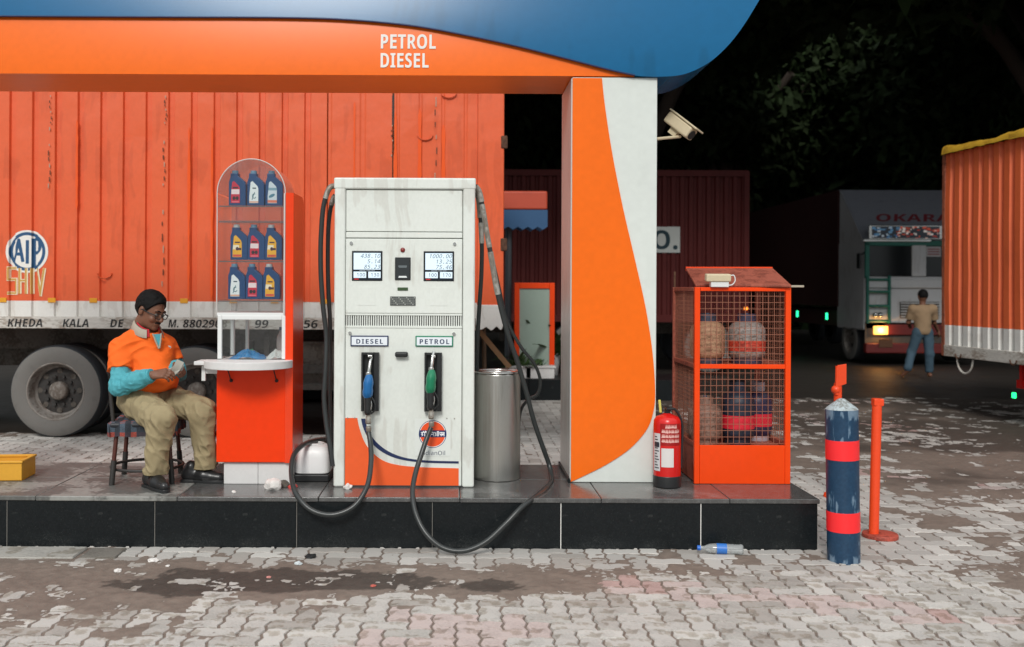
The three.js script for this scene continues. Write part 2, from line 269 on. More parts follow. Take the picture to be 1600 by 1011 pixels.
      const oil = step(0.5, 0.6, 0.9 * (blob(x, z, -1.42, 0.74, 0.75, 0.26) + blob(x, z, -0.65, 0.68, 0.45, 0.18) + 0.85 * blob(x, z, 0.17, 0.80, 0.3, 0.17)) + 0.9 * (fbm(x * 4, z * 6, 5, 0, 71) - 0.45) + 0.35 * (f - 0.5));
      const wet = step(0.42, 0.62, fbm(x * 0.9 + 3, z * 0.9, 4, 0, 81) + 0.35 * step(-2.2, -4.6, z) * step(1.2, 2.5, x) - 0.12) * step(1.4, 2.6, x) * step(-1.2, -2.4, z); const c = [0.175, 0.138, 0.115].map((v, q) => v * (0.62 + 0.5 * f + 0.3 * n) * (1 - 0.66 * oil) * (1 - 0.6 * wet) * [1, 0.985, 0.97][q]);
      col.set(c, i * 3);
    }
    g.setAttribute('color', new THREE.BufferAttribute(col, 3)); g.computeVertexNormals(); return g;
  }
  const mudMat = mat([1, 1, 1], 0.68, { vertexColors: true, bumpMap: again(grit, 4), bumpScale: 0.003 });
  info(mesh('mud', skin(-4.4, 4.2, -0.1, 2.4, 0.0115), mudMat, pavement), 'brown mud with dark oily stains over the paving', null, null, 'stuff');
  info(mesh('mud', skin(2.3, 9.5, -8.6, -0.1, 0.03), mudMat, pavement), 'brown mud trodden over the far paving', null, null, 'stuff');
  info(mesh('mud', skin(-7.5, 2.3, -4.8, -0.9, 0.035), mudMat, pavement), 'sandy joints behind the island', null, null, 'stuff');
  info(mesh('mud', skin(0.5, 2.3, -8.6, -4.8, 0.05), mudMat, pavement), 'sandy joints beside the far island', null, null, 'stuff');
  info(mesh('mud', skin(-7.5, 9.5, 2.4, 4.4, 0.05), mudMat, pavement), 'sandy joints of the near paving', null, null, 'stuff');
  // concrete covers let into the paving
  const conc = mat([0.36, 0.345, 0.315], 0.8, { map: again(stone, 1.2), bumpMap: grit, bumpScale: 0.006 });
  mesh('concrete_cover', rbox(1.0, 0.05, 0.24, 0.012, -2.78, -0.014, 0.155).rotateY(0.0), conc, pavement);
  mesh('concrete_cover', rbox(0.22, 0.05, 0.22, 0.012, -2.14, -0.016, 0.16), mat([0.17, 0.155, 0.135], 0.8, { map: again(stone, 1.2), bumpMap: grit, bumpScale: 0.006 }), pavement);
}
// the pump island: dark granite kerb slabs round a core, grey slabs on top
const IY = 0.315;
const island = new THREE.Group(); island.name = 'island_plinth'; info(island, 'raised pump island faced in black granite slabs', null, null, 'structure'); scene.add(island);
{
  mesh('core', box(7.4, 0.285, 1.12, -1.47, 0.13, -0.592), M.grout, island);
  const joints = [-5.17, -4.5, -3.65, -2.801, -1.88, -0.996, -0.151, 0.65, 1.522, 2.251];
  for (let i = 0; i + 1 < joints.length; i++) {
    const w = joints[i + 1] - joints[i];
    const light = 0.004; if (i > 0) mesh('joint', box(i > 6 ? 0.0045 : 0.003, 0.29, 0.012, joints[i], 0.142, -0.0095), i > 6 ? M.letterWhite : M.grout, island);
    mesh('kerb_slab', muv(rbox(w - light, 0.30, 0.028, 0.004, 0, 0, 0)), M.granite, island, [(joints[i] + joints[i + 1]) / 2, 0.142 + 0.001 * (i % 2), -0.017]);
  }
  for (const [z, d] of [[-0.33, 0.58], [-0.89, 0.53]]) { mesh('kerb_slab', rbox(0.028, 0.30, d - 0.003, 0.004, 0, 0, 0), M.granite, island, [2.236, 0.142, z - 0.01]); }
  const tj = [-5.17, -4.36, -3.49, -2.62, -1.74, -0.86, 0.02, 0.90, 1.70, 2.262];
  const dust = tex(512, (u, v) => { const a = fbm(u * 6, v * 6, 5, 6, 91), g = fbm(u * 60, v * 60, 2, 60, 92); const k = step(0.47, 0.66, a + 0.25 * (g - 0.5)); const b = 0.50 + 0.22 * k + 0.10 * (g - 0.5); return [255 * b, 255 * b, 255 * b * 0.985]; });
  const dusty = mat([0.55, 0.55, 0.53], 0.5, { map: again(dust, 0.9), bumpMap: grit, bumpScale: 0.002 });
  for (let i = 0; i + 1 < tj.length; i++) for (const [z0, z1] of [[0.008, -0.60], [-0.603, -1.18]]) {
    const w = tj[i + 1] - tj[i] - 0.003, d = z0 - z1;
    mesh('top_slab', rbox(w, 0.03, d - 0.002, 0.006, 0, 0, 0).translate((tj[i] + tj[i + 1]) / 2, 0, (z0 + z1) / 2), i < 4 ? dusty : M.graniteTop, island, [0, 0.300 + 0.0008 * ((i * 7) % 3 - 1), 0]);
  }
}

// ------------------------------------------------------------------ portal frame with the fuel names
{
  const t = thing('portal_frame', 'orange and blue portal with white curved column and PETROL DIESEL lettering', 'portal', [0, IY, -0.5]);
  const k = 6.7 / FOCAL, X = (u) => (u - 715) * k, Y = (v) => EYE - (v - 450) * k - IY;     // metres on the portal's front face
  // convex fascia: upright at its lower edge, leaning back as it rises
  const lean = (y) => -0.15 * Math.max(0, y - 2.72) ** 1.7;
  function fascia(shapePts, depth, front) {
    const s = new THREE.Shape(shapePts.map(([x, y]) => new THREE.Vector2(x, y)));
    const g0 = new THREE.ExtrudeGeometry(s, { depth, bevelEnabled: false, steps: 1 });
    // cut into fine rows so that the face can bend
    let g = flat(g0); const out = []; const p = g.attributes.position;
    const split = (a, b, c, n) => { const L = Math.max(Math.abs(a.y - b.y), Math.abs(b.y - c.y), Math.abs(a.y - c.y)); if (L < 0.06 || n > 11) { out.push(a, b, c); return; } const e = [[a, b, c], [b, c, a], [c, a, b]].sort((u, v) => v[0].distanceTo(v[1]) - u[0].distanceTo(u[1]))[0]; const m = e[0].clone().add(e[1]).multiplyScalar(0.5); split(e[0], m, e[2], n + 1); split(m, e[1], e[2], n + 1); };
    for (let i = 0; i < p.count; i += 3) split(V(p.getX(i), p.getY(i), p.getZ(i)), V(p.getX(i + 1), p.getY(i + 1), p.getZ(i + 1)), V(p.getX(i + 2), p.getY(i + 2), p.getZ(i + 2)), 0);
    const pos = [], nor = [];
    for (let i = 0; i < out.length; i += 3) {
      const [a, b, c] = out.slice(i, i + 3), fn = b.clone().sub(a).cross(c.clone().sub(a)).normalize();
      for (const q of [a, b, c]) { const f = fn.z > 0.9; const z = front - depth + q.z; pos.push(q.x, q.y, f || q.z > depth * 0.9 ? z + lean(q.y) : z); if (f) { const s2 = 0.15 * 1.7 * Math.max(0, q.y - 2.72) ** 0.7; const v = V(0, s2, 1).normalize(); nor.push(v.x, v.y, v.z); } else nor.push(fn.x, fn.y, fn.z); }
    }
    const r = new THREE.BufferGeometry(); r.setAttribute('position', new THREE.Float32BufferAttribute(pos, 3)); r.setAttribute('normal', new THREE.Float32BufferAttribute(nor, 3)); return r;
  }
  const LEFT = -4.75;
  const edge = spline([[X(300), Y(28)], [X(440), Y(28.2)], [X(540), Y(31)], [X(640), Y(40)], [X(720), Y(54)], [X(800), Y(71)], [X(880), Y(91)], [X(950), Y(109)], [X(990), Y(117.5)]], 48);
  const orange = [[LEFT, Y(118)], [X(990), Y(118)], ...edge.slice().reverse().slice(1), [LEFT, Y(27.5)]];
  mesh('orange_fascia', fascia(orange, 0.62, 0), M.fasciaOrange, t);
  const wing = spline([[X(990), Y(118)], [X(1030), Y(119.5)], [X(1068), Y(115)], [X(1105), Y(97)], [X(1135), Y(70)], [X(1160), Y(38)], [X(1184), Y(0)], [X(1212), Y(-46)], [X(1240), Y(-84)]], 40);
  const blue = [...edge, ...wing.slice(1), [X(1240), 4.02 - IY], [LEFT, 4.02 - IY], [LEFT, Y(27.5)]];
  mesh('blue_fascia', fascia(blue, 0.64, 0.022), M.fasciaBlue, t);
  const lip = edge.map(([x, y]) => V(x, y, 0.022 + lean(y)));
  mesh('edge_trim', new THREE.TubeGeometry(new THREE.CatmullRomCurve3([V(LEFT, Y(27.5), 0.022 + lean(Y(27.5))), ...lip]), 80, 0.006, 6), M.navy, t);
  // columns
  const x0 = X(893), x1 = X(1026), top = Y(119.5);
  mesh('column', rbox(x1 - x0, top - 0.001, 0.62, 0.006, (x0 + x1) / 2, top / 2, -0.314), M.columnWhite, t);
  const sw = [[x0 + 0.001, 0.004], ...spline([[x0 + 0.001, 0.004], [X(915), Y(742)], [X(950), Y(724)], [X(985), Y(700)], [X(1010), Y(672)], [X(1021), Y(645)], [X(1024.4), Y(612)], [X(1020), Y(550)], [X(1009), Y(480)], [X(992), Y(405)], [X(972), Y(320)], [X(955), Y(235)], [X(944), Y(165)], [X(939), Y(121)]], 60).slice(1), [x0 + 0.001, Y(121)]];
  mesh('orange_swoosh', prism(sw, 0.006).translate(0, 0, -0.003), M.fasciaOrange, t);
  mesh('inner_side_sheet', rbox(0.006, top - 0.02, 0.60, 0.001, x0 - 0.003, top / 2 + 0.004, -0.312), M.steelPale, t);
  mesh('column', rbox(0.57, top, 0.62, 0.006, -4.45, top / 2, -0.312), M.columnWhite, t);
  for (const dx of [x0, x1]) mesh('skirt_strip', box(0.012, 0.03, 0.66, dx + (dx === x0 ? -0.013 : 0.007), 0.015, -0.312), M.granite, t);
  const sz = 0.0985;
  const a = lettering('PETROL', sz), b = lettering('DIESEL', sz);
  for (const [g, u0, u1, v] of [[a, 591, 677, 76], [b, 591, 666, 106]]) { const w = g.boundingBox.max.x - g.boundingBox.min.x; g.scale((X(u1) - X(u0)) / w, 1, 1).translate(X(u0), Y(v), 0.0); const yy = Y(v) + sz / 2; const p2 = g.attributes.position; for (let i = 0; i < p2.count; i++) p2.setZ(i, p2.getZ(i) + lean(p2.getY(i)) + 0.0015); mesh('lettering', g, M.letterWhite, t); }
}
// security camera on the column's flank
{
  const t = thing('security_camera', 'cream security camera on an arm beside the white column', 'camera', [1.25, 2.64, -0.62]);
  const p = at(1062, 195, 6.95).sub(t.position);
  mesh('arm', [rod([-0.035, 0, 0], [0.08, 0.004, 0.0], 0.013), rod([0.08, 0.004, 0], [p.x + 0.0, p.y - 0.075, p.z], 0.011), box(0.012, 0.08, 0.07, -0.02, 0, 0)], M.cream, t);
  const h = new THREE.Group(); h.name = 'housing'; h.position.copy(p); h.quaternion.setFromUnitVectors(V(0, 0, 1), V(0.52, -0.60, 0.60).normalize()); h.rotateZ(-0.5); t.add(h);
  mesh('shell', rbox(0.095, 0.085, 0.24, 0.016), M.cream, h);
  mesh('sun_shield', rbox(0.108, 0.012, 0.28, 0.005, 0, 0.05, 0.015), M.cream, h);
  mesh('lens_window', new THREE.CylinderGeometry(0.033, 0.033, 0.006, 20).rotateX(Math.PI / 2).translate(0, -0.004, 0.1225), M.black, h);
  mesh('bracket', [box(0.03, 0.05, 0.07, 0, -0.06, -0.01)], M.cream, h);
}

// ------------------------------------------------------------------ fuel dispenser
{
  const k = 6.508 / FOCAL, X = (u) => (u - 632) * k, Y = (v) => (762 - v) * k;
  const t = thing('fuel_dispenser', 'white two-product fuel dispenser with lit displays and orange wave at its foot', 'fuel pump', [(632 - 715) * k, IY, -0.308]);
  const R = (u0, v0, u1, v1, depth, z, r = 0.004) => rbox((u1 - u0) * k, (v1 - v0) * k, depth, Math.min(r, depth * 0.45), (X(u0) + X(u1)) / 2, (Y(v0) + Y(v1)) / 2, z - depth / 2);
  const dark = mat([0.035, 0.035, 0.035], 0.7);
  mesh('cabinet', R(524, 282, 740, 761, 0.44, -0.035), M.pumpWhite, t);
  for (const [a, b] of [[522, 539.5], [723, 742]]) mesh('corner_post', R(a, 286, b, 762, 0.09, 0, 0.014), M.pumpWhite, t);
  mesh('top_hood', R(521, 278, 743, 296, 0.46, 0.003, 0.012), M.pumpWhite, t);
  mesh('header_panel', R(540, 297.5, 722, 362, 0.03, -0.012), M.pumpWhite, t);
  mesh('divider_strip', R(540, 363.2, 722, 372, 0.03, -0.006), M.pumpWhite, t);
  mesh('display_panel', R(540, 373.4, 722, 490, 0.03, -0.004), M.pumpWhite, t);
  mesh('nozzle_panel', R(540, 513.5, 722, 760, 0.03, -0.006), M.pumpWhite, t);
  mesh('skirting', R(537, 759, 726, 762, 0.03, -0.004, 0.001), dark, t);
  // louvre: a dark slot behind, upright fins in front
  const lv = mesh('louvre', R(540, 491, 722, 512.5, 0.012, -0.020), dark, t);
  mesh('louvre_frame', [R(540, 490.4, 722, 493.4, 0.02, -0.004, 0.001), R(540, 509.6, 722, 513, 0.02, -0.004, 0.001)], M.pumpWhite, lv);
  for (let i = 0; i < 52; i++) mesh('fin', box(0.0078, 0.070, 0.008, X(541.8 + i * 3.5), Y(501.5), -0.013 - (i % 7 === 3 ? 0.003 : 0)), M.pumpWhite, lv);
  // displays
  const lcd = (seedText) => (g, w, h) => {
    g.fillStyle = '#141b22'; g.fillRect(0, 0, w, h);
    g.fillStyle = '#cfe0ec'; g.fillRect(w * 0.03, h * 0.05, w * 0.94, h * 0.58); g.fillRect(w * 0.03, h * 0.70, w * 0.44, h * 0.22); g.fillRect(w * 0.54, h * 0.70, w * 0.43, h * 0.22);
    g.fillStyle = '#3a4a55'; g.font = `italic ${Math.round(h * 0.19)}px monospace`; g.textAlign = 'right';
    g.fillText(seedText[0], w * 0.95, h * 0.22); g.fillText(seedText[1], w * 0.95, h * 0.41); g.fillText(seedText[2], w * 0.95, h * 0.60);
    g.font = `${Math.round(h * 0.17)}px monospace`; g.fillText(seedText[3], w * 0.44, h * 0.87); g.fillText(seedText[4], w * 0.93, h * 0.87);
    g.fillStyle = '#c8d6e0'; g.font = `${Math.round(h * 0.05)}px sans-serif`; g.textAlign = 'center'; g.fillText('AMOUNT  LITRES  RATE', w * 0.5, h * 0.685);
    g.fillStyle = '#b02a2a'; g.fillRect(w * 0.05, h * 0.94, w * 0.16, h * 0.04);
  };
  for (const [u0, u1, s] of [[551, 596, ['438.10', '5.14', '85.23', '100', '130']], [663, 708, ['1000.00', '13.25', '75.46', '100', '170']]]) {
    const fr = mesh('display', R(u0 - 1.4, 392.6, u1 + 1.4, 439.6, 0.012, 0.0), M.black, t);
    const [g, m] = print((u1 - u0) * k, 45 * k, lcd(s), 256, { rough: 0.15 });
    m.emissive = new THREE.Color(1, 1, 1); m.emissiveMap = m.map; m.emissiveIntensity = 0.28;
    mesh('screen', keep(g.translate((X(u0) + X(u1)) / 2, Y(416), 0.0015)), m, fr);
  }
  const card = mesh('card_reader', R(617, 402.5, 641.5, 438, 0.014, 0.004), M.black, t);
  { const [g, m] = print(0.085, 0.13, (c, w, h) => { c.fillStyle = '#20262a'; c.fillRect(0, 0, w, h); c.fillStyle = '#8d979c'; c.fillRect(w * 0.16, h * 0.36, w * 0.66, h * 0.035); c.fillRect(w * 0.2, h * 0.43, w * 0.6, h * 0.02); c.fillStyle = '#e2e6e6'; c.beginPath(); c.moveTo(w * 0.16, h * 0.96); c.lineTo(w * 0.84, h * 0.96); c.lineTo(w * 0.78, h * 0.87); c.lineTo(w * 0.22, h * 0.87); c.fill(); }, 128); mesh('reader_face', keep(g.translate(X(629.2), Y(420), 0.0055)), m, card); }
  mesh('warning_lamp', new THREE.SphereGeometry(0.016, 20, 12).scale(1, 1, 0.7).translate(X(629), Y(391), -0.002), mat([0.22, 0.03, 0.025], 0.25), t);
  mesh('slot', R(621, 449.5, 637.5, 454.5, 0.006, 0.001), mat([0.03, 0.07, 0.02], 0.5), t);
  const kp = mesh('keypad', R(609.5, 463.5, 649.5, 478, 0.006, 0.001), mat([0.12, 0.12, 0.115], 0.6), t);
  { const [g, m] = print(39 * k, 13.5 * k, (c, w, h) => { c.fillStyle = '#6d706c'; c.fillRect(0, 0, w, h); for (let j = 0; j < 5; j++) for (let i = 0; i < 16; i++) { c.fillStyle = (i * 7 + j * 3) % 5 ? '#34383a' : '#9a9d99'; c.fillRect((i + 0.15) * w / 16, (j + 0.2) * h / 5, w / 16 * 0.65, h / 5 * 0.6); } }, 256); mesh('keys', keep(g.translate(X(629.5), Y(470.7), 0.003)), m, kp); }
  for (const u of [573, 685]) mesh('blank_plate', [R(u - 14, 449, u + 14, 478, 0.004, -0.0025, 0.001)], M.pumpWhite, t);
  for (const [u, v] of [[548.5, 380.5], [710, 381], [547, 521], [709.5, 521.5]]) mesh('lock', [new THREE.CylinderGeometry(0.0105, 0.0105, 0.012, 18).rotateX(Math.PI / 2).translate(X(u), Y(v), 0)], M.chrome, t);
  for (const [u, v] of [[544, 654], [555, 654], [699, 654], [711, 654]]) mesh('rivet', new THREE.SphereGeometry(0.005, 10, 8).translate(X(u), Y(v), -0.004), M.steel, t);
  // product plates
  for (const [u0, u1, word, col, m] of [[548, 607.5, 'DIESEL', '#22304f', M.navy], [649.5, 708.5, 'PETROL', '#22304f', M.green]]) {
    const pl = mesh('product_plate', R(u0, 525, u1, 541.8, 0.012, 0.0045), m, t);
    const [g, pm] = print((u1 - u0 - 4) * k, 12.8 * k, (c, w, h) => { c.fillStyle = '#e4eaf0'; c.fillRect(0, 0, w, h); c.fillStyle = col; c.font = `bold ${Math.round(h * 0.8)}px sans-serif`; c.textAlign = 'center'; c.textBaseline = 'middle'; c.save(); c.translate(w / 2, h * 0.55); c.scale(1.12, 1); c.fillText(word.split('').join('\u200a'), 0, 0); c.restore(); }, 256);
    mesh('lettering', keep(g.translate((X(u0) + X(u1)) / 2, Y(533.4), 0.0062)), pm, pl);
  }
  mesh('stop_button', rbox(0.084, 0.034, 0.05, 0.012, X(628), Y(554), 0.012), M.black, t);
  // nozzle pockets
  for (const [u0, u1] of [[566, 593], [664, 691]]) {
    const w = (u1 - u0) * k, h = 91 * k, cx = (X(u0) + X(u1)) / 2, cy = Y(596.5);
    const pk = mesh('nozzle_pocket', [box(w, h, 0.006, cx, cy, 0.0015)], M.black, t);
    mesh('pocket_wall', [box(0.012, h, 0.045, cx - w / 2 + 0.006, cy, 0.025), box(0.03, h, 0.032, cx + w / 2 - 0.015, cy, 0.019), box(w - 0.045, 0.012, 0.05, cx - 0.01, cy + h / 2 - 0.006, 0.029), box(w - 0.045, 0.04, 0.03, cx - 0.01, cy - h / 2 + 0.02, 0.019)], M.black, pk);
    mesh('lever', rbox(0.03, 0.016, 0.02, 0.004, cx + 0.002, cy + h / 2 - 0.022, 0.058), M.chrome, pk);
  }
  // printed wave
  const oc = spline([[X(559), Y(654)], [X(562), Y(668)], [X(569), Y(688)], [X(580), Y(705)], [X(600), Y(720.5)], [X(625), Y(727.5)], [X(660), Y(730.5)], [X(718), Y(732)]], 30);
  mesh('orange_wave', prism([[X(536.5 + 3.6), Y(759)], [X(718), Y(759)], ...oc.slice().reverse(), [X(540.1), Y(654)]], 0.0025).translate(0, 0, -0.0062), M.pumpOrange, t);
  const n1 = spline([[X(565), Y(655)], [X(568), Y(668)], [X(576), Y(685)], [X(590), Y(701)], [X(610), Y(713)], [X(635), Y(720)], [X(670), Y(723.5)], [X(718), Y(724.5)]], 30), n2 = spline([[X(571.5), Y(655)], [X(574.5), Y(668)], [X(582), Y(683)], [X(595), Y(697)], [X(613), Y(708.5)], [X(637), Y(716.4)], [X(670), Y(720)], [X(718), Y(721)]], 30);
  mesh('blue_wave', prism([...n1, ...n2.slice().reverse()], 0.0025).translate(0, 0, -0.0062), M.navy, t);
  // emblem: orange disc, white and blue ring, blue band with a white inscription; the name below it
  {
    const [g, m] = print(0.235, 0.245, (c, w, h) => {
      c.fillStyle = '#dfe3de'; c.fillRect(0, 0, w, h);
      const cx = w * 0.5, cy = h * 0.415, r = w * 0.385;
      c.fillStyle = '#1b2f63'; c.beginPath(); c.arc(cx, cy, r, 0, 7); c.fill(); c.fillStyle = '#f4f4f2'; c.beginPath(); c.arc(cx, cy, r * 0.955, 0, 7); c.fill(); c.fillStyle = '#f0531f'; c.beginPath(); c.arc(cx, cy, r * 0.91, 0, 7); c.fill();
      c.fillStyle = '#16275c'; c.fillRect(cx - r * 0.955, cy - r * 0.27, r * 1.91, r * 0.5);
      c.strokeStyle = '#f6f6f6'; c.lineCap = 'round'; c.lineWidth = w * 0.021;
      const y0 = cy - r * 0.12, y1 = cy + r * 0.14, xs = cx - r * 0.84, e = r * 1.68 / 7.2, P = (i, q) => xs + (i + q) * e;
      const ln = (...p) => { c.beginPath(); c.moveTo(p[0], p[1]); for (let i = 2; i < p.length; i += 2) c.lineTo(p[i], p[i + 1]); c.stroke(); };
      ln(xs, y0, P(4.4, 0), y0); ln(P(5.7, 0), y0, P(7.2, 0), y0);
      ln(P(0, 0.5), y0, P(0, 0.5), y0 + e * 0.3, P(0, 0.15), y0 + e * 0.55, P(0, 0.6), y0 + e * 0.75, P(0, 0.3), y1); c.beginPath(); c.arc(P(0, 0.75), y0 - e * 0.28, e * 0.06, 0, 7); c.stroke();
      ln(P(1, 0.15), y1, P(1, 0.15), y0, P(1, 0.35), y0 - e * 0.4, P(1, 0.75), y0 - e * 0.1); ln(P(1, 0.6), y0, P(1, 0.6), y0 + e * 0.35, P(1, 0.9), y0 + e * 0.75, P(1, 0.45), y1);
      ln(P(2, 0.25), y0 + e * 0.3, P(2, 0.45), y0 + e * 0.8, P(2, 0.85), y0 + e * 0.8); ln(P(2, 0.9), y0, P(2, 0.9), y1);
      ln(P(3, 0.2), y0 + e * 0.65, P(3, 0.85), y0 + e * 0.5); ln(P(3, 0.9), y0, P(3, 0.9), y1);
      ln(P(4, 0.3), y0 + e * 0.15, P(4, 0.7), y0 + e * 0.2, P(4, 0.4), y0 + e * 0.5, P(4, 0.75), y0 + e * 0.8, P(4, 0.3), y1); ln(P(5, 0.05), y0 - e * 0.1, P(5, 0.05), y1); ln(P(5, 0.4), y0 - e * 0.2, P(5, 0.4), y1); c.beginPath(); c.arc(P(5, 0.2), y0 - e * 0.35, e * 0.18, 0.2, 2.9); c.stroke();
      ln(P(5, 0.75), y0 + e * 0.35, P(6, 0.0), y0 + e * 0.75, P(6, 0.25), y0 + e * 0.6); ln(P(6, 0.25), y0, P(6, 0.25), y1);
      ln(P(6, 0.5), y0 + e * 0.8, P(6, 0.6), y0 + e * 0.4, P(6, 0.78), y0 + e * 0.8, P(6, 0.95), y0 + e * 0.4, P(7, 0.05), y0 + e * 0.5); ln(P(7, 0.15), y0, P(7, 0.15), y1);
      c.fillStyle = '#232d4d'; c.font = `${Math.round(h * 0.155)}px sans-serif`; c.textAlign = 'center'; c.save(); c.translate(w * 0.5, h * 0.975); c.scale(1.08, 1); c.fillText('IndianOil', 0, 0); c.restore();
    }, 512, { rough: 0.35 });
    mesh('emblem', keep(g.translate(X(677), Y(683.5), -0.0035)), m, t);
  }
}
// hoses and nozzles
function nozzle(label, col, u, dv) {
  const d = 6.425, b = at(u, 668 + dv, d), t = thing('fuel_nozzle', label, 'fuel nozzle', [b.x, b.y, b.z], 0, 'nozzles hung on the dispenser');
  const k = d / FOCAL, y = (v) => (668 - v) * k, x = (q) => (q - 577) * k;
  const m = mat(col, 0.36, { bumpMap: waves, bumpScale: 0.004 });
  // moulded cover: swelling body with a waist
  const sec = [[584, 0.4, 2], [587, 5, 3], [593, 7, 0], [599, 8.2, -2], [606, 7.4, -2], [612, 8.4, -1], [618, 7.8, 0], [623, 5.4, 1]];
  const g = lathe(sec.map(([v, r]) => [r * k, y(v)]).reverse(), 20).scale(1, 1, 1.25);
  { const p = g.attributes.position; for (let i = 0; i < p.count; i++) { const f = (p.getY(i) - y(622)) / (y(585) - y(622)); p.setX(i, p.getX(i) + x(575 + 2.4 * f)); p.setZ(i, p.getZ(i) + 0.012 * Math.sin(f * 3)); } g.computeVertexNormals(); }
  mesh('hand_grip_cover', g, m, t);
  mesh('spout', [tube([[x(576), y(588), 0], [x(577.5), y(576), -0.008], [x(578.5), y(566), -0.022], [x(580), y(559), -0.045]], 0.011, 24), lathe([[0.014, 0], [0.0165, 0.004], [0.0165, 0.03], [0.012, 0.034]], 16).translate(x(576.4), y(590), 0)], M.chrome, t);
  mesh('handle', [lathe([[6.4 * k, 0], [6.2 * k, -0.04], [5.6 * k, -0.075], [6 * k, -0.10], [4.2 * k, -0.118], [0.001, -0.118]].reverse(), 18).scale(1, 1, 1.2).translate(x(575.5), y(620), 0)], M.rubber, t);
  mesh('guard', tube([[x(580), y(619), 0.004], [x(585.5), y(628), 0.008], [x(587), y(640), 0.008], [x(581), y(646.5), 0.004], [x(576), y(646), 0]], 0.0055, 26, 8), M.black, t);
  mesh('trigger', tube([[x(579), y(622), 0.01], [x(581.5), y(632), 0.012], [x(580), y(641), 0.01]], 0.0045, 16, 8), M.chrome, t);
  mesh('swivel', [lathe([[0.001, 0], [0.016, 0], [0.0185, 0.01], [0.0185, 0.046], [0.0145, 0.05], [0.0145, 0.072], [0.0165, 0.076], [0.0165, 0.09], [0.001, 0.09]], 18).translate(x(576.5), y(663), 0), lathe([[0.013, 0], [0.0175, 0.006], [0.0175, 0.03], [0.014, 0.034]], 16).translate(x(577), y(675), 0)], M.tape, t);
}
nozzle('blue covered nozzle hung in the pocket under the diesel plate', [0.010, 0.13, 0.36], 577, 0);
nozzle('green covered nozzle hung in the pocket under the petrol plate', [0.010, 0.20, 0.095], 675, -8);
function hoseThing(label, pts, r, cuffs = []) {
  const P = pts.map((p) => at(...p)), b = P[0].clone(), t = thing('fuel_hose', label, 'hose', [b.x, b.y, b.z], 0, 'hoses of the dispenser');
  const c = new THREE.CatmullRomCurve3(P.map((p) => p.clone().sub(b)), false, 'centripetal');
  mesh('hose', new THREE.TubeGeometry(c, pts.length * 9, r, 12), M.hose, t);
  for (const [a, e, rr2] of cuffs) { const q = []; for (let i = 0; i <= 8; i++) q.push(c.getPoint(a + (e - a) * i / 8)); const g = new THREE.TubeGeometry(new THREE.CatmullRomCurve3(q), 18, rr2, 10); const p = g.attributes.position; mesh('taped_sleeve', g, M.tape, t); }
  return t;
}
hoseThing('black hose looping from the blue nozzle over the kerb edge to the white tank', [[577, 676, 6.43], [580, 695, 6.39], [581, 722, 6.31], [574, 763, 6.19], [553, 793, 6.13], [520, 805.5, 6.11], [488, 798, 6.12], [465, 774, 6.18], [456.5, 742, 6.33], [460, 713, 6.47], [474, 697, 6.62], [495, 689, 6.85], [512, 690, 7.05], [520, 705, 7.15], [523, 722, 7.25]], 0.0165);
hoseThing('black hose looping from the green nozzle down past the kerb and up the dispenser flank', [[674.5, 668, 6.43], [668, 685, 6.41], [659, 712, 6.37], [650, 742, 6.30], [646, 772, 6.2], [652, 805, 6.12], [669, 836, 6.06], [694, 856, 6.03], [724, 861, 6.02], [757, 849, 6.04], [790, 820, 6.09], [817, 792, 6.14], [835, 778, 6.22], [852, 764, 6.42], [863, 748, 6.76], [860, 728, 6.86], [850, 700, 6.84], [836, 660, 6.80], [823, 612, 6.76], [808, 562, 6.73], [795, 525, 6.7], [783, 482, 6.68], [775, 445, 6.67], [768, 405, 6.66], [760, 362, 6.65], [753, 322, 6.64], [747, 298, 6.63], [741, 290, 6.62]], 0.0165, [[0.80, 0.862, 0.020], [0.868, 0.93, 0.0185], [0.935, 0.995, 0.021]]);
hoseThing('black hose hanging straight from the dispenser top behind the steel bin', [[741, 294, 6.68], [746, 305, 6.72], [750, 340, 6.75], [752.5, 380, 6.76], [752, 430, 6.78], [749, 480, 6.8], [746.5, 530, 6.82], [746, 590, 6.9], [750, 660, 7.02], [756, 705, 7.1], [768, 716, 7.15]], 0.0145, [[0.0, 0.075, 0.019], [0.09, 0.20, 0.0185], [0.22, 0.30, 0.018]]);
hoseThing('thinner hose curling behind the steel bin towards the island slabs', [[742, 300, 6.86], [752, 330, 6.9], [765, 385, 6.94], [780, 450, 6.98], [792, 500, 7.0], [814, 541, 7.02], [836, 569, 7.05], [845, 596, 7.08], [840, 616, 7.1], [826, 624, 7.12], [815, 640, 7.14], [811, 690, 7.2], [812, 716, 7.22]], 0.0115);
hoseThing('black hose bowed out from the dispenser shoulder down to the white tank', [[523, 291, 6.62], [515, 294, 6.6], [506, 318, 6.6], [501.5, 365, 6.6], [501, 420, 6.6], [505, 480, 6.6], [510, 525, 6.6], [509.5, 570, 6.58], [507, 622, 6.56], [511, 665, 6.54], [517, 700, 6.52], [521, 729, 6.51]], 0.0165, [[0.015, 0.16, 0.0185]]);
hoseThing('inner black hose beside the dispenser post opposite the bin', [[523, 305, 6.72], [518, 318, 6.72], [513.5, 345, 6.72], [512, 400, 6.72], [513, 450, 6.72], [516, 505, 6.72], [516, 560, 6.76], [516, 620, 6.8], [520, 690, 6.9], [526, 715, 7.05]], 0.0145, [[0.02, 0.13, 0.018]]);

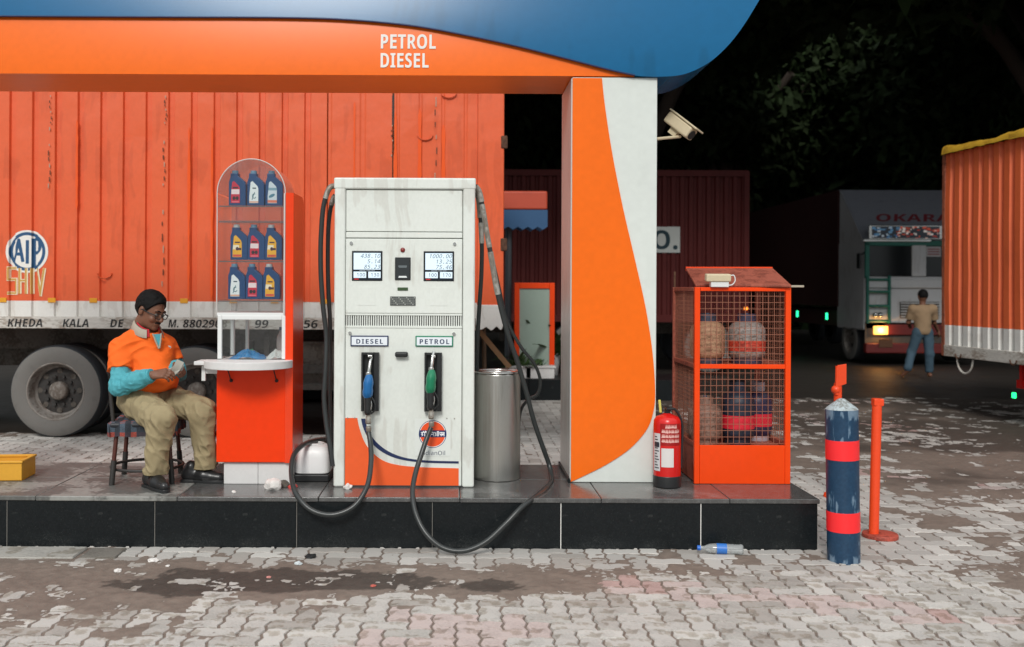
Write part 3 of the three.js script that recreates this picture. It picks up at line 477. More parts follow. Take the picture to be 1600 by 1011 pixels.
// white tank with a dark mouth, between booth and dispenser
{
  const b = at(491, 746, 6.78), t = thing('white_canister', 'white squat tank with dark mouth between booth and dispenser', 'tank', [b.x, IY, b.z - 0.02]);
  mesh('foot', rbox(0.24, 0.05, 0.26, 0.01, 0, 0.025, 0), M.black, t);
  // squarish hollow pot: outer wall, shoulder, round mouth and the inside of the well
  const sh = lathe([[0.001, 0.05], [0.108, 0.05], [0.116, 0.062], [0.114, 0.16], [0.106, 0.20], [0.092, 0.226], [0.07, 0.237], [0.061, 0.234], [0.058, 0.20], [0.058, 0.09], [0.001, 0.088]], 48);
  { const p = sh.attributes.position; for (let i = 0; i < p.count; i++) { const x = p.getX(i), z = p.getZ(i), r0 = Math.hypot(x, z); if (r0 < 0.075) continue; const c = Math.abs(x / r0), s = Math.abs(z / r0), q = (c ** 5 + s ** 5) ** -0.2, m = 1 + (q - 1) * step(0.075, 0.105, r0); p.setX(i, x * m * 1.03); p.setZ(i, z * m * 1.12); } sh.computeVertexNormals(); }
  mesh('shell', sh, mat([0.82, 0.82, 0.82], 0.4), t);
  mesh('mouth_ring', new THREE.TorusGeometry(0.062, 0.009, 8, 28).rotateX(Math.PI / 2).scale(1, 1, 0.9).translate(0.0, 0.238, 0.0), M.whiteBoard, t);
}
// ------------------------------------------------------------------ sales booth with the oil display
{
  const k = 6.57 / FOCAL, X = (u) => (u - 715) * k - bx, Y = (v) => EYE - (v - 450) * k - IY; const bx = (398 - 715) * k;
  const t = thing('sales_booth', 'orange sales counter with arched glass display cabinet and white tray', 'kiosk', [bx, IY, -0.37]);
  const xl = X(339), xr = X(458.5), D = 0.41;
  for (const [a, b] of [[X(349.5), X(403)], [X(403.4), X(456.5)]]) mesh('base_panel', rbox(b - a, Y(725), D - 0.04, 0.004, (a + b) / 2, Y(725) / 2, -D / 2 - 0.006), M.whiteBoard, t);
  mesh('counter_body', rbox(xr - xl - 0.05, Y(568) - Y(724), D, 0.005, (xl + xr - 0.05) / 2, (Y(568) + Y(724)) / 2, -D / 2), M.counter, t);
  // tall side panel with a curved crown
  { const s = new THREE.Shape(); const h0 = Y(724), h1 = Y(303); s.moveTo(0, h0); s.lineTo(D + 0.02, h0); s.lineTo(D + 0.02, h1 - 0.05); s.quadraticCurveTo(D + 0.01, h1, D - 0.05, h1 + 0.005); s.lineTo(0, h1); s.closePath();
    mesh('side_panel', prism(s, 0.048, 0.002).rotateY(Math.PI / 2).translate(xr - 0.0505, 0, 0.002), M.counterSide, t); }
  // tray: half-round shelf on brackets
  { const s = new THREE.Shape(); const rx = (X(457) - X(322)) / 2; s.absellipse(0, 0, rx, 0.27, 0, Math.PI, false); s.lineTo(-rx, -0.02); s.lineTo(rx, -0.02);
    mesh('tray', prism(s, 0.042, 0.004, 40).rotateX(Math.PI / 2).translate((X(457) + X(322)) / 2, Y(564.5), 0.004), M.whiteBoard, t);
    mesh('case_floor', rbox(X(449) - X(340), 0.03, D - 0.03, 0.003, (X(449) + X(340)) / 2, Y(564.5) - 0.015, -D / 2), M.whiteBoard, t);
    mesh('tray_wing', rbox(0.14, 0.026, 0.18, 0.006, X(324), Y(566) - 0.01, -0.02), M.whiteBoard, t);
    mesh('wing_box', [rbox(0.10, 0.075, 0.10, 0.006, X(329), Y(577), -0.05), rbox(0.026, 0.10, 0.02, 0.003, X(319), Y(585), 0.0)], M.whiteFrame, t);
    for (const u of [362, 433]) mesh('bracket', [rod([X(u), Y(596), 0.008], [X(u) - 0.01, Y(572), 0.09], 0.004, 8), new THREE.SphereGeometry(0.012, 10, 8).translate(X(u), Y(596), 0.004)], M.black, t); }
  // glazed case
  { const x0 = X(340), x1 = X(447), y0 = Y(562.5), y1 = Y(494.5), w = 0.028, zb = -D + 0.02;
    const f = (name, g) => mesh(name, g, M.whiteFrame, t);
    f('case_frame', [rbox(w, y1 - y0, w, 0.004, x0 + w / 2, (y0 + y1) / 2, -w / 2), rbox(w, y1 - y0, w, 0.004, x1 - w / 2, (y0 + y1) / 2, -w / 2), rbox(x1 - x0 - 2 * w, w, w, 0.004, (x0 + x1) / 2, y1 - w / 2, -w / 2), rbox(w, y1 - y0, w, 0.004, x0 + w / 2, (y0 + y1) / 2, zb), rbox(w, w, D - 0.06, 0.004, x0 + w / 2, y1 - w / 2, -D / 2), rbox(w * 0.8, y1 - y0, w * 0.8, 0.004, x0 + 0.115, (y0 + y1) / 2, zb)]);
    mesh('pane', box(x1 - x0 - 2 * w, y1 - y0 - w, 0.003, (x0 + x1) / 2, (y0 + y1 - w) / 2, -w / 2), M.glass, t);
    mesh('pane', box(0.003, y1 - y0 - w, D - 0.09, x0 + w / 2, (y0 + y1 - w) / 2, -D / 2), M.glass, t);
    mesh('case_roof', rbox(x1 - x0, 0.008, D - 0.02, 0.002, (x0 + x1) / 2, y1 + 0.005, -D / 2 + 0.005), M.acrylic, t); }
  // display cabinet: arched acrylic hood, panes, shelves
  { const x0 = X(338.5), x1 = X(445), cx = (x0 + x1) / 2, r = (x1 - x0) / 2, y0 = Y(493), ys = Y(303), zb = -D + 0.015;
    const arch = (rad, y) => { const s = new THREE.Shape(); s.moveTo(cx - rad, y0 + 0.012); s.lineTo(cx + rad, y0 + 0.012); s.lineTo(cx + rad, y); s.absarc(cx, y, rad, 0, Math.PI, false); s.lineTo(cx - rad, y0 + 0.012); return s; };
    mesh('pane', keep(prism(arch(r - 0.006, ys), 0.003, 0, 24).translate(0, 0, -0.008)), M.acrylic, t);
    mesh('back_pane', keep(prism(arch(r - 0.006, ys), 0.003, 0, 24).translate(0, 0, zb)), M.smoky, t);
    // hood: thin half cylinder
    const h = new THREE.Shape(); h.absarc(cx, ys, r, 0, Math.PI, false); h.absarc(cx, ys, r - 0.005, Math.PI, 0, true);
    mesh('arch_hood', prism(h, D - 0.03, 0, 24).translate(0, 0, zb), M.smoky, t);
    mesh('pane', box(0.004, ys - y0 - 0.02, D - 0.04, x0 + 0.003, (y0 + ys) / 2, zb / 2), M.acrylic, t);
    const rim = []; for (let i = 0; i <= 24; i++) rim.push(V(cx - r * Math.cos(i / 24 * Math.PI), ys + r * Math.sin(i / 24 * Math.PI), -0.004));
    mesh('edge_trim', [new THREE.TubeGeometry(new THREE.CatmullRomCurve3([V(cx - r, y0 + 0.02, -0.004), V(cx - r, ys - 0.1, -0.004), ...rim]), 90, 0.0035, 6), rod([x1 - 0.004, y0, -0.004], [x1 - 0.004, ys, -0.004], 0.006)], mat([0.60, 0.58, 0.56], 0.35), t);
    for (const v of [322.5, 346, 408, 470]) mesh('shelf', box(x1 - x0 - 0.016, 0.006, D - 0.06, cx, Y(v), zb / 2 - 0.01), v === 346 ? M.smoky : M.acrylic, t);
    mesh('shelf_strip', [322.5, 347, 409, 471].map((v) => box(x1 - x0 - 0.016, 0.007, 0.004, cx, Y(v) - 0.005, -0.016)), mat([0.10, 0.11, 0.11], 0.4), t);
    mesh('cabinet_floor', rbox(x1 - x0, 0.02, D - 0.02, 0.003, cx, y0 + 0.002, zb / 2 - 0.002), M.whiteFrame, t); }
  // things shown in it
  const labels = {
    red: (c, w, h) => { c.fillStyle = '#c8203c'; c.fillRect(0, 0, w, h); c.fillStyle = '#f0dcdc'; c.fillRect(w * 0.05, h * 0.38, w * 0.9, h * 0.22); c.fillStyle = '#3a1420'; c.fillRect(w * 0.2, h * 0.27, w * 0.6, h * 0.07); c.fillStyle = '#2a1c20'; c.beginPath(); c.arc(w * 0.35, h * 0.78, w * 0.17, 0, 7); c.arc(w * 0.7, h * 0.78, w * 0.17, 0, 7); c.fill(); c.fillStyle = '#e8727f'; c.fillRect(w * 0.1, h * 0.92, w * 0.8, h * 0.05); },
    yellow: (c, w, h) => { c.fillStyle = '#eeb02a'; c.fillRect(0, 0, w, h); c.fillStyle = '#f4e6c8'; c.fillRect(0, h * 0.45, w * 0.7, h * 0.2); c.fillStyle = '#4a2430'; c.fillRect(w * 0.25, h * 0.3, w * 0.55, h * 0.06); c.beginPath(); c.arc(w * 0.5, h * 0.62, w * 0.16, 0, 7); c.fill(); c.fillRect(w * 0.6, h * 0.58, w * 0.35, h * 0.1); c.fillStyle = '#d8503a'; c.fillRect(w * 0.05, h * 0.88, w * 0.9, h * 0.1); },
    white: (c, w, h) => { c.fillStyle = '#e6ecec'; c.fillRect(0, 0, w, h); c.strokeStyle = '#28606c'; c.lineWidth = w * 0.07; c.beginPath(); c.arc(w * 0.55, h * 0.68, w * 0.2, 0.4, 5.2); c.moveTo(w * 0.3, h * 0.85); c.lineTo(w * 0.6, h * 0.5); c.stroke(); c.fillStyle = '#1c3a4a'; c.fillRect(w * 0.35, h * 0.3, w * 0.4, h * 0.05); c.fillStyle = '#e0a080'; c.fillRect(0, h * 0.92, w, h * 0.06); },
    grey: (c, w, h) => { c.fillStyle = '#cfdce2'; c.fillRect(0, 0, w, h); c.fillStyle = '#7fa4b4'; c.fillRect(0, h * 0.3, w, h * 0.12); c.fillStyle = '#4b7f92'; c.beginPath(); c.ellipse(w * 0.45, h * 0.66, w * 0.35, h * 0.07, -0.4, 0, 7); c.fill(); c.fillStyle = '#e07858'; c.fillRect(0, h * 0.86, w, h * 0.12); },
  };
  const e = 0.0042, prof = [[0, 0], [0, 36], [2.6, 44], [2.6, 49], [12.6, 49], [12.6, 45], [15, 43.4], [23, 36.5], [25, 32], [25, 0]].map(([a, b]) => [a * e, b * e]);
  const body = prism(prof, 0.048, 0.005), lab = new THREE.ShapeGeometry(new THREE.Shape([[2.6, 3], [2.6, 14], [4.6, 36], [7.5, 38], [15.5, 30], [17, 26], [17, 3]].map(([a, b]) => new THREE.Vector2(a * e, b * e))));
  { const p = lab.attributes.position, uv = lab.attributes.uv; for (let i = 0; i < p.count; i++) uv.setXY(i, (p.getX(i) / e - 2.6) / 14.4, (p.getY(i) / e - 3) / 35); keep(lab); }
  const blueM = mat([0.008, 0.055, 0.17], 0.32), capG = cyl(0.0205, 0.0215, 0.02, 7.6 * e, 52.5 * e, 0.024, 18), caps = [mat([0.15, 0.28, 0.40], 0.4), mat([0.55, 0.57, 0.57], 0.35)], lm = {};
  for (const q in labels) lm[q] = mat([1, 1, 1], 0.45, { map: canvasTex(96, 192, labels[q]) });
  const rows = [[321.3, [[355, 'red', 0, 'red labelled oil bottle on the arched top shelf'], [384, 'white', 0, 'white labelled oil bottle between two others on the arched top shelf'], [411.5, 'grey', 0, 'pale blue labelled oil bottle on the top shelf']]], [406.6, [[357, 'yellow', 1, 'yellow labelled oil bottle on the middle shelf at its glass side'], [384.5, 'red', 0, 'red labelled oil bottle between two yellow ones on the middle shelf'], [412, 'yellow', 1, 'yellow labelled oil bottle on the middle shelf next to the orange side panel']]], [468.6, [[354, 'white', 0, 'white labelled oil bottle on the lowest shelf'], [382, 'red', 0, 'red labelled oil bottle on the lowest shelf'], [409, 'yellow', 1, 'yellow labelled oil bottle on the lowest shelf beside a red one']]]];
  for (const [v, list] of rows) for (const [u, kind, cap, label] of list) {
    const o = thing('oil_bottle', label, 'bottle', [X(u) + bx, Y(v) + IY + 0.003, -0.37 - 0.115], rr(-0.06, 0.06), 'oil bottles in the display cabinet');
    mesh('body', body, blueM, o); mesh('cap', capG, caps[cap], o);
    const l = mesh('label', lab, lm[kind], o); l.position.z = 0.0545;
  }
  // goods lying in the glazed case
  const cf = Y(564.5) + IY + 0.001;
  const cl = thing('folded_cloth', 'crumpled bright blue cloth in the glazed case', 'cloth', [X(384) + bx, cf, -0.47]);
  const crumple = (w, h, d, seed) => { const g = new THREE.PlaneGeometry(w, d, 26, 18).rotateX(-Math.PI / 2), p = g.attributes.position; for (let i = 0; i < p.count; i++) { const x = p.getX(i) / w, z = p.getZ(i) / d; p.setY(i, 0.004 + h * Math.max(0, (1 - 3.4 * x * x - 3.0 * z * z)) * (0.1 + 1.5 * fbm(x * 7 + seed, z * 7, 3, 0, seed))); } g.computeVertexNormals(); return g; };
  mesh('cloth', crumple(0.24, 0.055, 0.15, 3), mat([0.01, 0.18, 0.42], 0.5, { side: THREE.DoubleSide }), cl);
  info(mesh('paper_bundle', crumple(0.16, 0.06, 0.11, 9).translate(X(432) + bx, cf, -0.46), mat([0.55, 0.55, 0.53], 0.7, { side: THREE.DoubleSide })), 'grey white paper bundle in the glazed case', 'paper');
  info(mesh('green_packet', crumple(0.10, 0.05, 0.07, 14).translate(X(383) + bx, cf, -0.62), mat([0.03, 0.20, 0.12], 0.4, { side: THREE.DoubleSide })), 'small green packet behind the blue cloth', 'packet');
  const wb = thing('clear_bottle', 'clear plastic bottle with dark blue cap standing in the glazed case', 'bottle', [X(431) + bx, cf, -0.60]);
  mesh('body', lathe([[0.001, 0.001], [0.034, 0.002], [0.036, 0.02], [0.033, 0.05], [0.036, 0.09], [0.034, 0.13], [0.03, 0.15], [0.016, 0.175], [0.0145, 0.19]], 24), mat([0.72, 0.66, 0.64], 0.25, { transmission: 0.6, thickness: 0 }), wb);
  mesh('cap', cyl(0.018, 0.018, 0.022, 0, 0.2, 0), mat([0.02, 0.06, 0.14], 0.4), wb);
}
// steel bin
{
  const b = at(778.5, 752, 6.72), k = 6.72 / FOCAL, r = 38 * k, h = 172 * k, t = thing('steel_bin', 'brushed stainless steel cylindrical bin beside the dispenser', 'bin', [b.x, IY, b.z - r + 0.02]);
  mesh('drum', lathe([[r - 0.004, 0.001], [r, 0.005], [r, h - 0.03], [r - 0.006, h - 0.026], [r - 0.006, h - 0.02]], 14), M.steel, t);
  mesh('rim', [new THREE.TorusGeometry(r - 0.004, 0.007, 8, 48).rotateX(Math.PI / 2).translate(0, h - 0.012, 0), lathe([[r - 0.006, h - 0.022], [r - 0.02, h - 0.012], [r - 0.05, h - 0.02], [r - 0.055, h - 0.1]], 40)], M.chrome, t);
  mesh('lid', lathe([[0.001, h - 0.04], [r - 0.06, h - 0.035], [r - 0.05, h - 0.022]], 40), M.steel, t);
}

// ------------------------------------------------------------------ gas cage, extinguisher
{
  const k = 6.66 / FOCAL, gx = (1161.5 - 715) * k, X = (u) => (u - 1161.5) * k, Y = (v) => EYE - (v - 450) * k - IY;
  const t = thing('gas_cylinder_cage', 'orange mesh cage on short feet holding small gas cylinders', 'cage', [gx, IY, -0.46]);
  const x0 = X(1086), x1 = X(1236.5), D = 0.70, y1 = Y(447), yb = Y(754.5), yp = Y(694), ys = Y(571), w = 0.036;
  for (const [x, z, m] of [[x0 + w / 2, -w / 2, 0], [x1 - w / 2, -w / 2, 0], [x0 + w / 2, -D + w / 2, 1], [x1 - w / 2, -D + w / 2, 1]]) mesh('post', rbox(w, y1 - yb, w, 0.004, x, (y1 + yb) / 2, z), m ? M.cageOld : M.cageOrange, t);
  mesh('front_panel', rbox(x1 - x0 - 2 * w - 0.002, yp - yb, 0.014, 0.003, 0, (yp + yb) / 2, -0.012), M.cageOrange, t);
  mesh('top_rail', rbox(x1 - x0 - 2 * w - 0.002, 0.026, w, 0.004, 0, y1 - 0.013, -w / 2), M.cageOrange, t);
  mesh('shelf_rail', rbox(x1 - x0 - 2 * w - 0.002, 0.03, 0.03, 0.004, 0, ys, -w / 2 - 0.002), M.cageOrange, t);
  for (const x of [x0 + w / 2, x1 - w / 2]) mesh('side_rail', [rbox(0.03, 0.028, D - 2 * w - 0.002, 0.004, x, y1 - 0.014, -D / 2), rbox(0.03, 0.03, D - 2 * w - 0.002, 0.004, x, ys, -D / 2), rbox(0.03, 0.03, D - 2 * w - 0.002, 0.004, x, yp, -D / 2)], M.cageOld, t);
  for (const x of [x0 + 0.01, x1 - 0.01]) mesh('side_panel', box(0.004, yp - yb - 0.02, D - 2 * w, x, (yp + yb) / 2, -D / 2), M.cageOld, t);
  mesh('shelf', box(x1 - x0 - 0.04, 0.006, D - 0.08, 0, ys + 0.008, -D / 2), M.cageOld, t);
  mesh('floor_plate', box(x1 - x0 - 0.03, 0.006, D - 0.05, 0, yp - 0.02, -D / 2), M.cageOld, t);
  // woven wire: front, two flanks, back
  const fr = [], sd = []; const wr = 0.0016, step1 = 0.0385, step2 = 0.043;
  for (let x = x0 + w; x < x1 - w; x += step1) fr.push(box(wr * 2, y1 - yp - 0.02, wr * 2, x, (y1 + yp) / 2, -0.019));
  for (let y = yp + 0.01; y < y1 - 0.03; y += step2) fr.push(box(x1 - x0 - 2 * w, wr * 2, wr * 2, 0, y, -0.0225));
  info(mesh('wire_mesh', fr, M.wire, t), 'rusty square wire mesh of the cage front', null, null, 'stuff');
  for (const x of [x0 + 0.012, x1 - 0.012]) { for (let z = -w; z > -D + w; z -= 0.04) sd.push(box(wr * 2, y1 - yp - 0.03, wr * 2, x, (y1 + yp) / 2, z)); for (let y = yp + 0.01; y < y1 - 0.03; y += 0.028) sd.push(box(wr * 2, wr * 2, D - 2 * w, x + 0.0035, y, -D / 2)); }
  for (let x = x0 + w; x < x1 - w; x += 0.045) sd.push(box(wr * 2, y1 - yp - 0.02, wr * 2, x, (y1 + yp) / 2, -D + 0.019));
  for (let y = yp + 0.01; y < y1 - 0.03; y += 0.045) sd.push(box(x1 - x0 - 2 * w, wr * 2, wr * 2, 0, y, -D + 0.0225));
  info(mesh('wire_mesh', sd, M.wire, t), 'rusty square wire mesh of the cage flanks', null, null, 'stuff');
  for (const [x, z] of [[x0 + 0.03, -0.03], [x1 - 0.03, -0.03], [x0 + 0.03, -D + 0.03], [x1 - 0.03, -D + 0.03]]) mesh('foot', [cyl(0.012, 0.016, yb + 0.006, x, (yb + 0.004) / 2, z, 12)], M.rust, t);
  // slanting roof sheet standing up from the front edge
  mesh('roof_sheet', [rbox(x1 - x0 - 0.02, 0.016, D - 0.02, 0.004, 0, 0, -D / 2)].map((g) => g.rotateX(0.185)), M.cageOld, t, [0.0, y1 + 0.008, 0.0]).rotation.y = -0.13;
  mesh('roof_sheet_edge', rbox(x1 - x0 - 0.02, 0.03, 0.012, 0.003, 0, y1 + 0.012 + 0.125, -D + 0.005).rotateY(-0.13), M.cageOrange, t);
  mesh('roof_prop', [rod([x1 - 0.03, y1, -D + 0.03], [x1 - 0.06, y1 + 0.115, -D + 0.03], 0.008), rod([x0 + 0.01, y1, -D + 0.03], [x0 + 0.01, y1 + 0.115, -D + 0.03], 0.008)], M.rust, t);
  info(mesh('wooden_batten', rbox(0.27, 0.014, 0.03, 0.003, X(1225), y1 + 0.0085, -0.015).translate(gx, IY, -0.46), mat([0.42, 0.36, 0.28], 0.8, { map: streakBig })), 'pale wooden batten lying on the cage rim', 'batten');
  const ba = thing('cable_box', 'cream plastic cable box with a looped wire on the cage roof', 'junction box', [gx + X(1121), IY + y1 + 0.0, -0.455]);
  mesh('housing', rbox(0.165, 0.05, 0.06, 0.008, 0, 0.064, 0).rotateX(0.1), M.cream, ba);
  mesh('base', rbox(0.12, 0.037, 0.05, 0.005, 0.01, 0.019, 0.0), M.whiteFrame, ba);
  mesh('wire', tube([[0.08, 0.075, 0], [0.105, 0.08, 0.005], [0.115, 0.045, 0.006], [0.095, 0.018, 0.008], [0.06, 0.012, 0.01]], 0.004, 30, 8), M.whiteFrame, ba);
  // cylinders
  const gas = (label, u, v, dz, r, h, bodyM, bandM, footM, lean) => {
    const o = thing('gas_cylinder', label, 'gas cylinder', [gx + X(u) * (1 + dz / 6.66), IY + v, -0.46 - dz], rr(0, 3), 'gas cylinders in the cage');
    mesh('shell', lathe([[r * 0.72, 0.03], [r * 0.95, 0.05], [r, 0.085], [r, h * 0.66], [r * 0.95, h * 0.74], [r * 0.75, h * 0.83], [r * 0.4, h * 0.885], [0.02, h * 0.9], [0.001, h * 0.9]], 32), bodyM, o);
    mesh('foot_ring', lathe([[r * 0.78, 0.0], [r * 0.8, 0.002], [r * 0.8, 0.045], [r * 0.76, 0.045], [r * 0.76, 0.002]], 28), footM, o);
    if (bandM) mesh('colour_band', lathe([[r + 0.0012, h * 0.26], [r + 0.0015, h * 0.27], [r + 0.0015, h * 0.47], [r + 0.0012, h * 0.48]], 32), bandM, o);
    mesh('collar', [lathe([[r * 0.5, h * 0.87], [r * 0.5, h * 1.02], [r * 0.47, h * 1.03], [r * 0.47, h * 0.87]], 24)].map((g) => g), footM, o);
    mesh('valve', [cyl(0.02, 0.024, 0.03, 0, h * 0.91, 0, 14), cyl(0.012, 0.014, h * 0.14, 0, h * 0.97, 0, 14)], mat([0.10, 0.14, 0.22], 0.45), o);
  };
  const brown = mat([0.42, 0.24, 0.14], 0.7, { map: rustyFine }), grey = mat([0.30, 0.26, 0.24], 0.5, { map: rustyFine }), dark = mat([0.018, 0.024, 0.045], 0.5, { map: rustyFine }), purple = mat([0.035, 0.025, 0.07], 0.45, { map: rustyFine }), redB = mat([0.6, 0.06, 0.03], 0.5, { map: rustyFine }), redC = mat([0.7, 0.02, 0.04], 0.45), dullBrown = mat([0.27, 0.16, 0.12], 0.7, { map: rustyFine });
  const sy = ys + 0.0115, fy = yp - 0.0165;
  gas('rusty brown gas cylinder on the cage shelf', 1117, sy, 0.17, 0.118, 0.33, brown, null, mat([0.05, 0.055, 0.09], 0.6, { map: rustyFine }));
  gas('grey gas cylinder with faded red band on the cage shelf', 1178, sy, 0.17, 0.126, 0.33, grey, redB, mat([0.05, 0.045, 0.09], 0.6, { map: rustyFine }));
  gas('brown gas cylinder on the cage floor', 1113, fy, 0.16, 0.112, 0.32, dullBrown, null, dullBrown);
  gas('dark blue gas cylinder with red band on the cage floor', 1166, fy, 0.19, 0.112, 0.42, dark, redC, dark);
  gas('purple gas cylinder with pale top and red band on the cage floor', 1207, fy, 0.36, 0.100, 0.40, purple, redC, mat([0.42, 0.36, 0.40], 0.5));
}
{
  const b = at(1048, 763, 6.49), k = 6.49 / FOCAL, r = 21.5 * k, h = 113 * k, t = thing('fire_extinguisher', 'red fire extinguisher with white labels standing by the white column', 'extinguisher', [b.x, IY, b.z - r]);
  mesh('cylinder', lathe([[r * 0.97, 0.075], [r, 0.08], [r, h * 0.86], [r * 0.97, h * 0.93], [r * 0.8, h * 0.98], [r * 0.4, h * 1.01], [0.022, h * 1.03], [0.001, h * 1.03]], 40), M.red, t);
  mesh('base_boot', lathe([[0.001, 0], [r * 0.98, 0.001], [r * 1.02, 0.01], [r * 1.02, 0.072], [r * 0.98, 0.078]], 40), M.rubber, t);
  mesh('valve', [cyl(0.018, 0.02, 0.045, 0, h * 1.04, 0, 16), rbox(0.03, 0.014, 0.09, 0.004, 0, h * 1.1, 0.01)], M.black, t);
  mesh('lever', rbox(0.016, 0.085, 0.012, 0.004, 0.004, h * 1.13, 0.006).rotateZ(0.1), mat([0.62, 0.55, 0.12], 0.5), t);
  mesh('discharge_hose', tube([[0, h * 1.06, 0], [0.05, h * 1.08, -0.02], [r + 0.012, h * 0.9, -0.03], [r + 0.012, h * 0.45, -0.03], [r + 0.01, h * 0.25, -0.03]], 0.009, 50, 8), M.rubber, t);
  const wrap = (a0, a1, y0, y1, draw, px) => { const g = keep(new THREE.CylinderGeometry(r + 0.0015, r + 0.0015, y1 - y0, 20, 1, true, a0, a1 - a0).translate(0, (y0 + y1) / 2, 0)); const tx = canvasTex(px, Math.round(px * (y1 - y0) / ((a1 - a0) * r)), draw); return [g, mat([1, 1, 1], 0.4, { map: tx })]; };
  { const [g, m] = wrap(-0.62, 0.28, h * 0.30, h * 0.56, (c, w, q) => { c.fillStyle = '#d8d3d0'; c.fillRect(0, 0, w, q); }, 128); mesh('label', g, m, t); }
  { const [g, m] = wrap(-1.35, -0.72, h * 0.24, h * 0.76, (c, w, q) => { c.fillStyle = '#cdd0d2'; c.fillRect(0, 0, w, q); c.fillStyle = '#2a2f3a'; for (let i = 0; i < 12; i++) c.fillRect(w * 0.15, q * (0.08 + i * 0.075), w * (0.4 + 0.3 * ((i * 7) % 3) / 2), q * 0.03); c.fillRect(w * 0.1, q * 0.25, w * 0.8, q * 0.12); }, 96); mesh('label', g, m, t); }
  { const [g, m] = wrap(-0.72, 0.9, h * 0.60, h * 0.90, (c, w, q) => { c.fillStyle = '#9c0d0b'; c.fillRect(0, 0, w, q); c.strokeStyle = '#e4b6ae'; c.lineWidth = q * 0.035; c.lineCap = 'round'; for (let l = 0; l < 4; l++) { let x = w * (l === 0 ? 0.25 : 0.08); const x1 = w * (l === 0 ? 0.75 : 0.92), y = q * (0.16 + l * 0.22); while (x < x1) { const s = w * 0.045; c.beginPath(); c.moveTo(x, y + (l * 7 + x) % 5 * q * 0.01); c.lineTo(x + s * 0.5, y - q * 0.06); c.lineTo(x + s * 0.8, y + q * 0.03); c.stroke(); x += s * (1.2 + ((x * 13) % 7) / 12); } } }, 256); mesh('painted_writing', g, m, t); }
}
// ------------------------------------------------------------------ bollard, posts
{
  const b = at(1330, 880, 5.87), k = 5.87 / FOCAL, r = 25 * k, h = 240 * k, t = thing('bollard', 'dark blue steel bollard with two red bands and worn white cone top', 'bollard', [b.x, 0, b.z - r]);
  t.rotation.z = 0.018;
  mesh('pipe', lathe([[r, -0.02], [r, h]], 32), M.bollardBlue, t);
  mesh('cone_cap', lathe([[r, h], [r * 0.9, h + 0.01], [r * 0.2, h + 0.062], [0.001, h + 0.066]], 32), M.worn, t);
  for (const v of [688, 801]) { const y1 = (880 - v) * k, y0 = y1 - 31 * k; mesh('red_band', lathe([[r + 0.0008, y0], [r + 0.002, y0 + 0.001], [r + 0.002, y1 - 0.001], [r + 0.0008, y1]], 32), M.bandRed, t); }
}
{
  const b = at(1367, 838, 6.5), t = thing('orange_post', 'leaning orange steel post on a round base plate', 'post', [b.x, 0, b.z]);
  const k = 6.5 / FOCAL;
  mesh('base_plate', [lathe([[0.001, 0.032], [0.06, 0.033], [0.108, 0.028], [0.112, 0.02], [0.112, 0.0]], 32).translate(0.05, 0, -0.02)], mat([0.45, 0.08, 0.05], 0.6, { map: rustyFine }), t);
  mesh('post', rod([0.0, 0.02, 0], [0.022, 218 * k, -0.01], 0.031, 20), M.postOrange, t);
  mesh('torn_cap', rbox(0.066, 0.05, 0.062, 0.01, 0.025, 212 * k, -0.01), M.postOrange, t);
}
{
  const b = at(1310, 774, 7.78), k = 7.78 / FOCAL, t = thing('orange_post', 'orange steel post with a flag plate behind the blue bollard', 'post', [b.x, 0, b.z]);
  mesh('base_plate', lathe([[0.001, 0.03], [0.10, 0.025], [0.104, 0.0]], 28), M.postOrange, t);
  mesh('post', rod([-0.006, 0.02, 0], [0.0, 178 * k, 0], 0.03, 20), M.postOrange, t);
  mesh('bracket', [rod([-0.016, 160 * k, 0.02], [-0.012, 205 * k, 0.02], 0.016, 12), new THREE.SphereGeometry(0.036, 14, 10).translate(-0.02, 168 * k, 0.01)], M.postOrange, t);
  mesh('flag_plate', prism([[-0.03, 172 * k], [0.052, 178 * k], [0.052, 208 * k], [-0.012, 206 * k]], 0.012, 0.002).translate(0, 0, 0.02), M.postOrange, t);
}
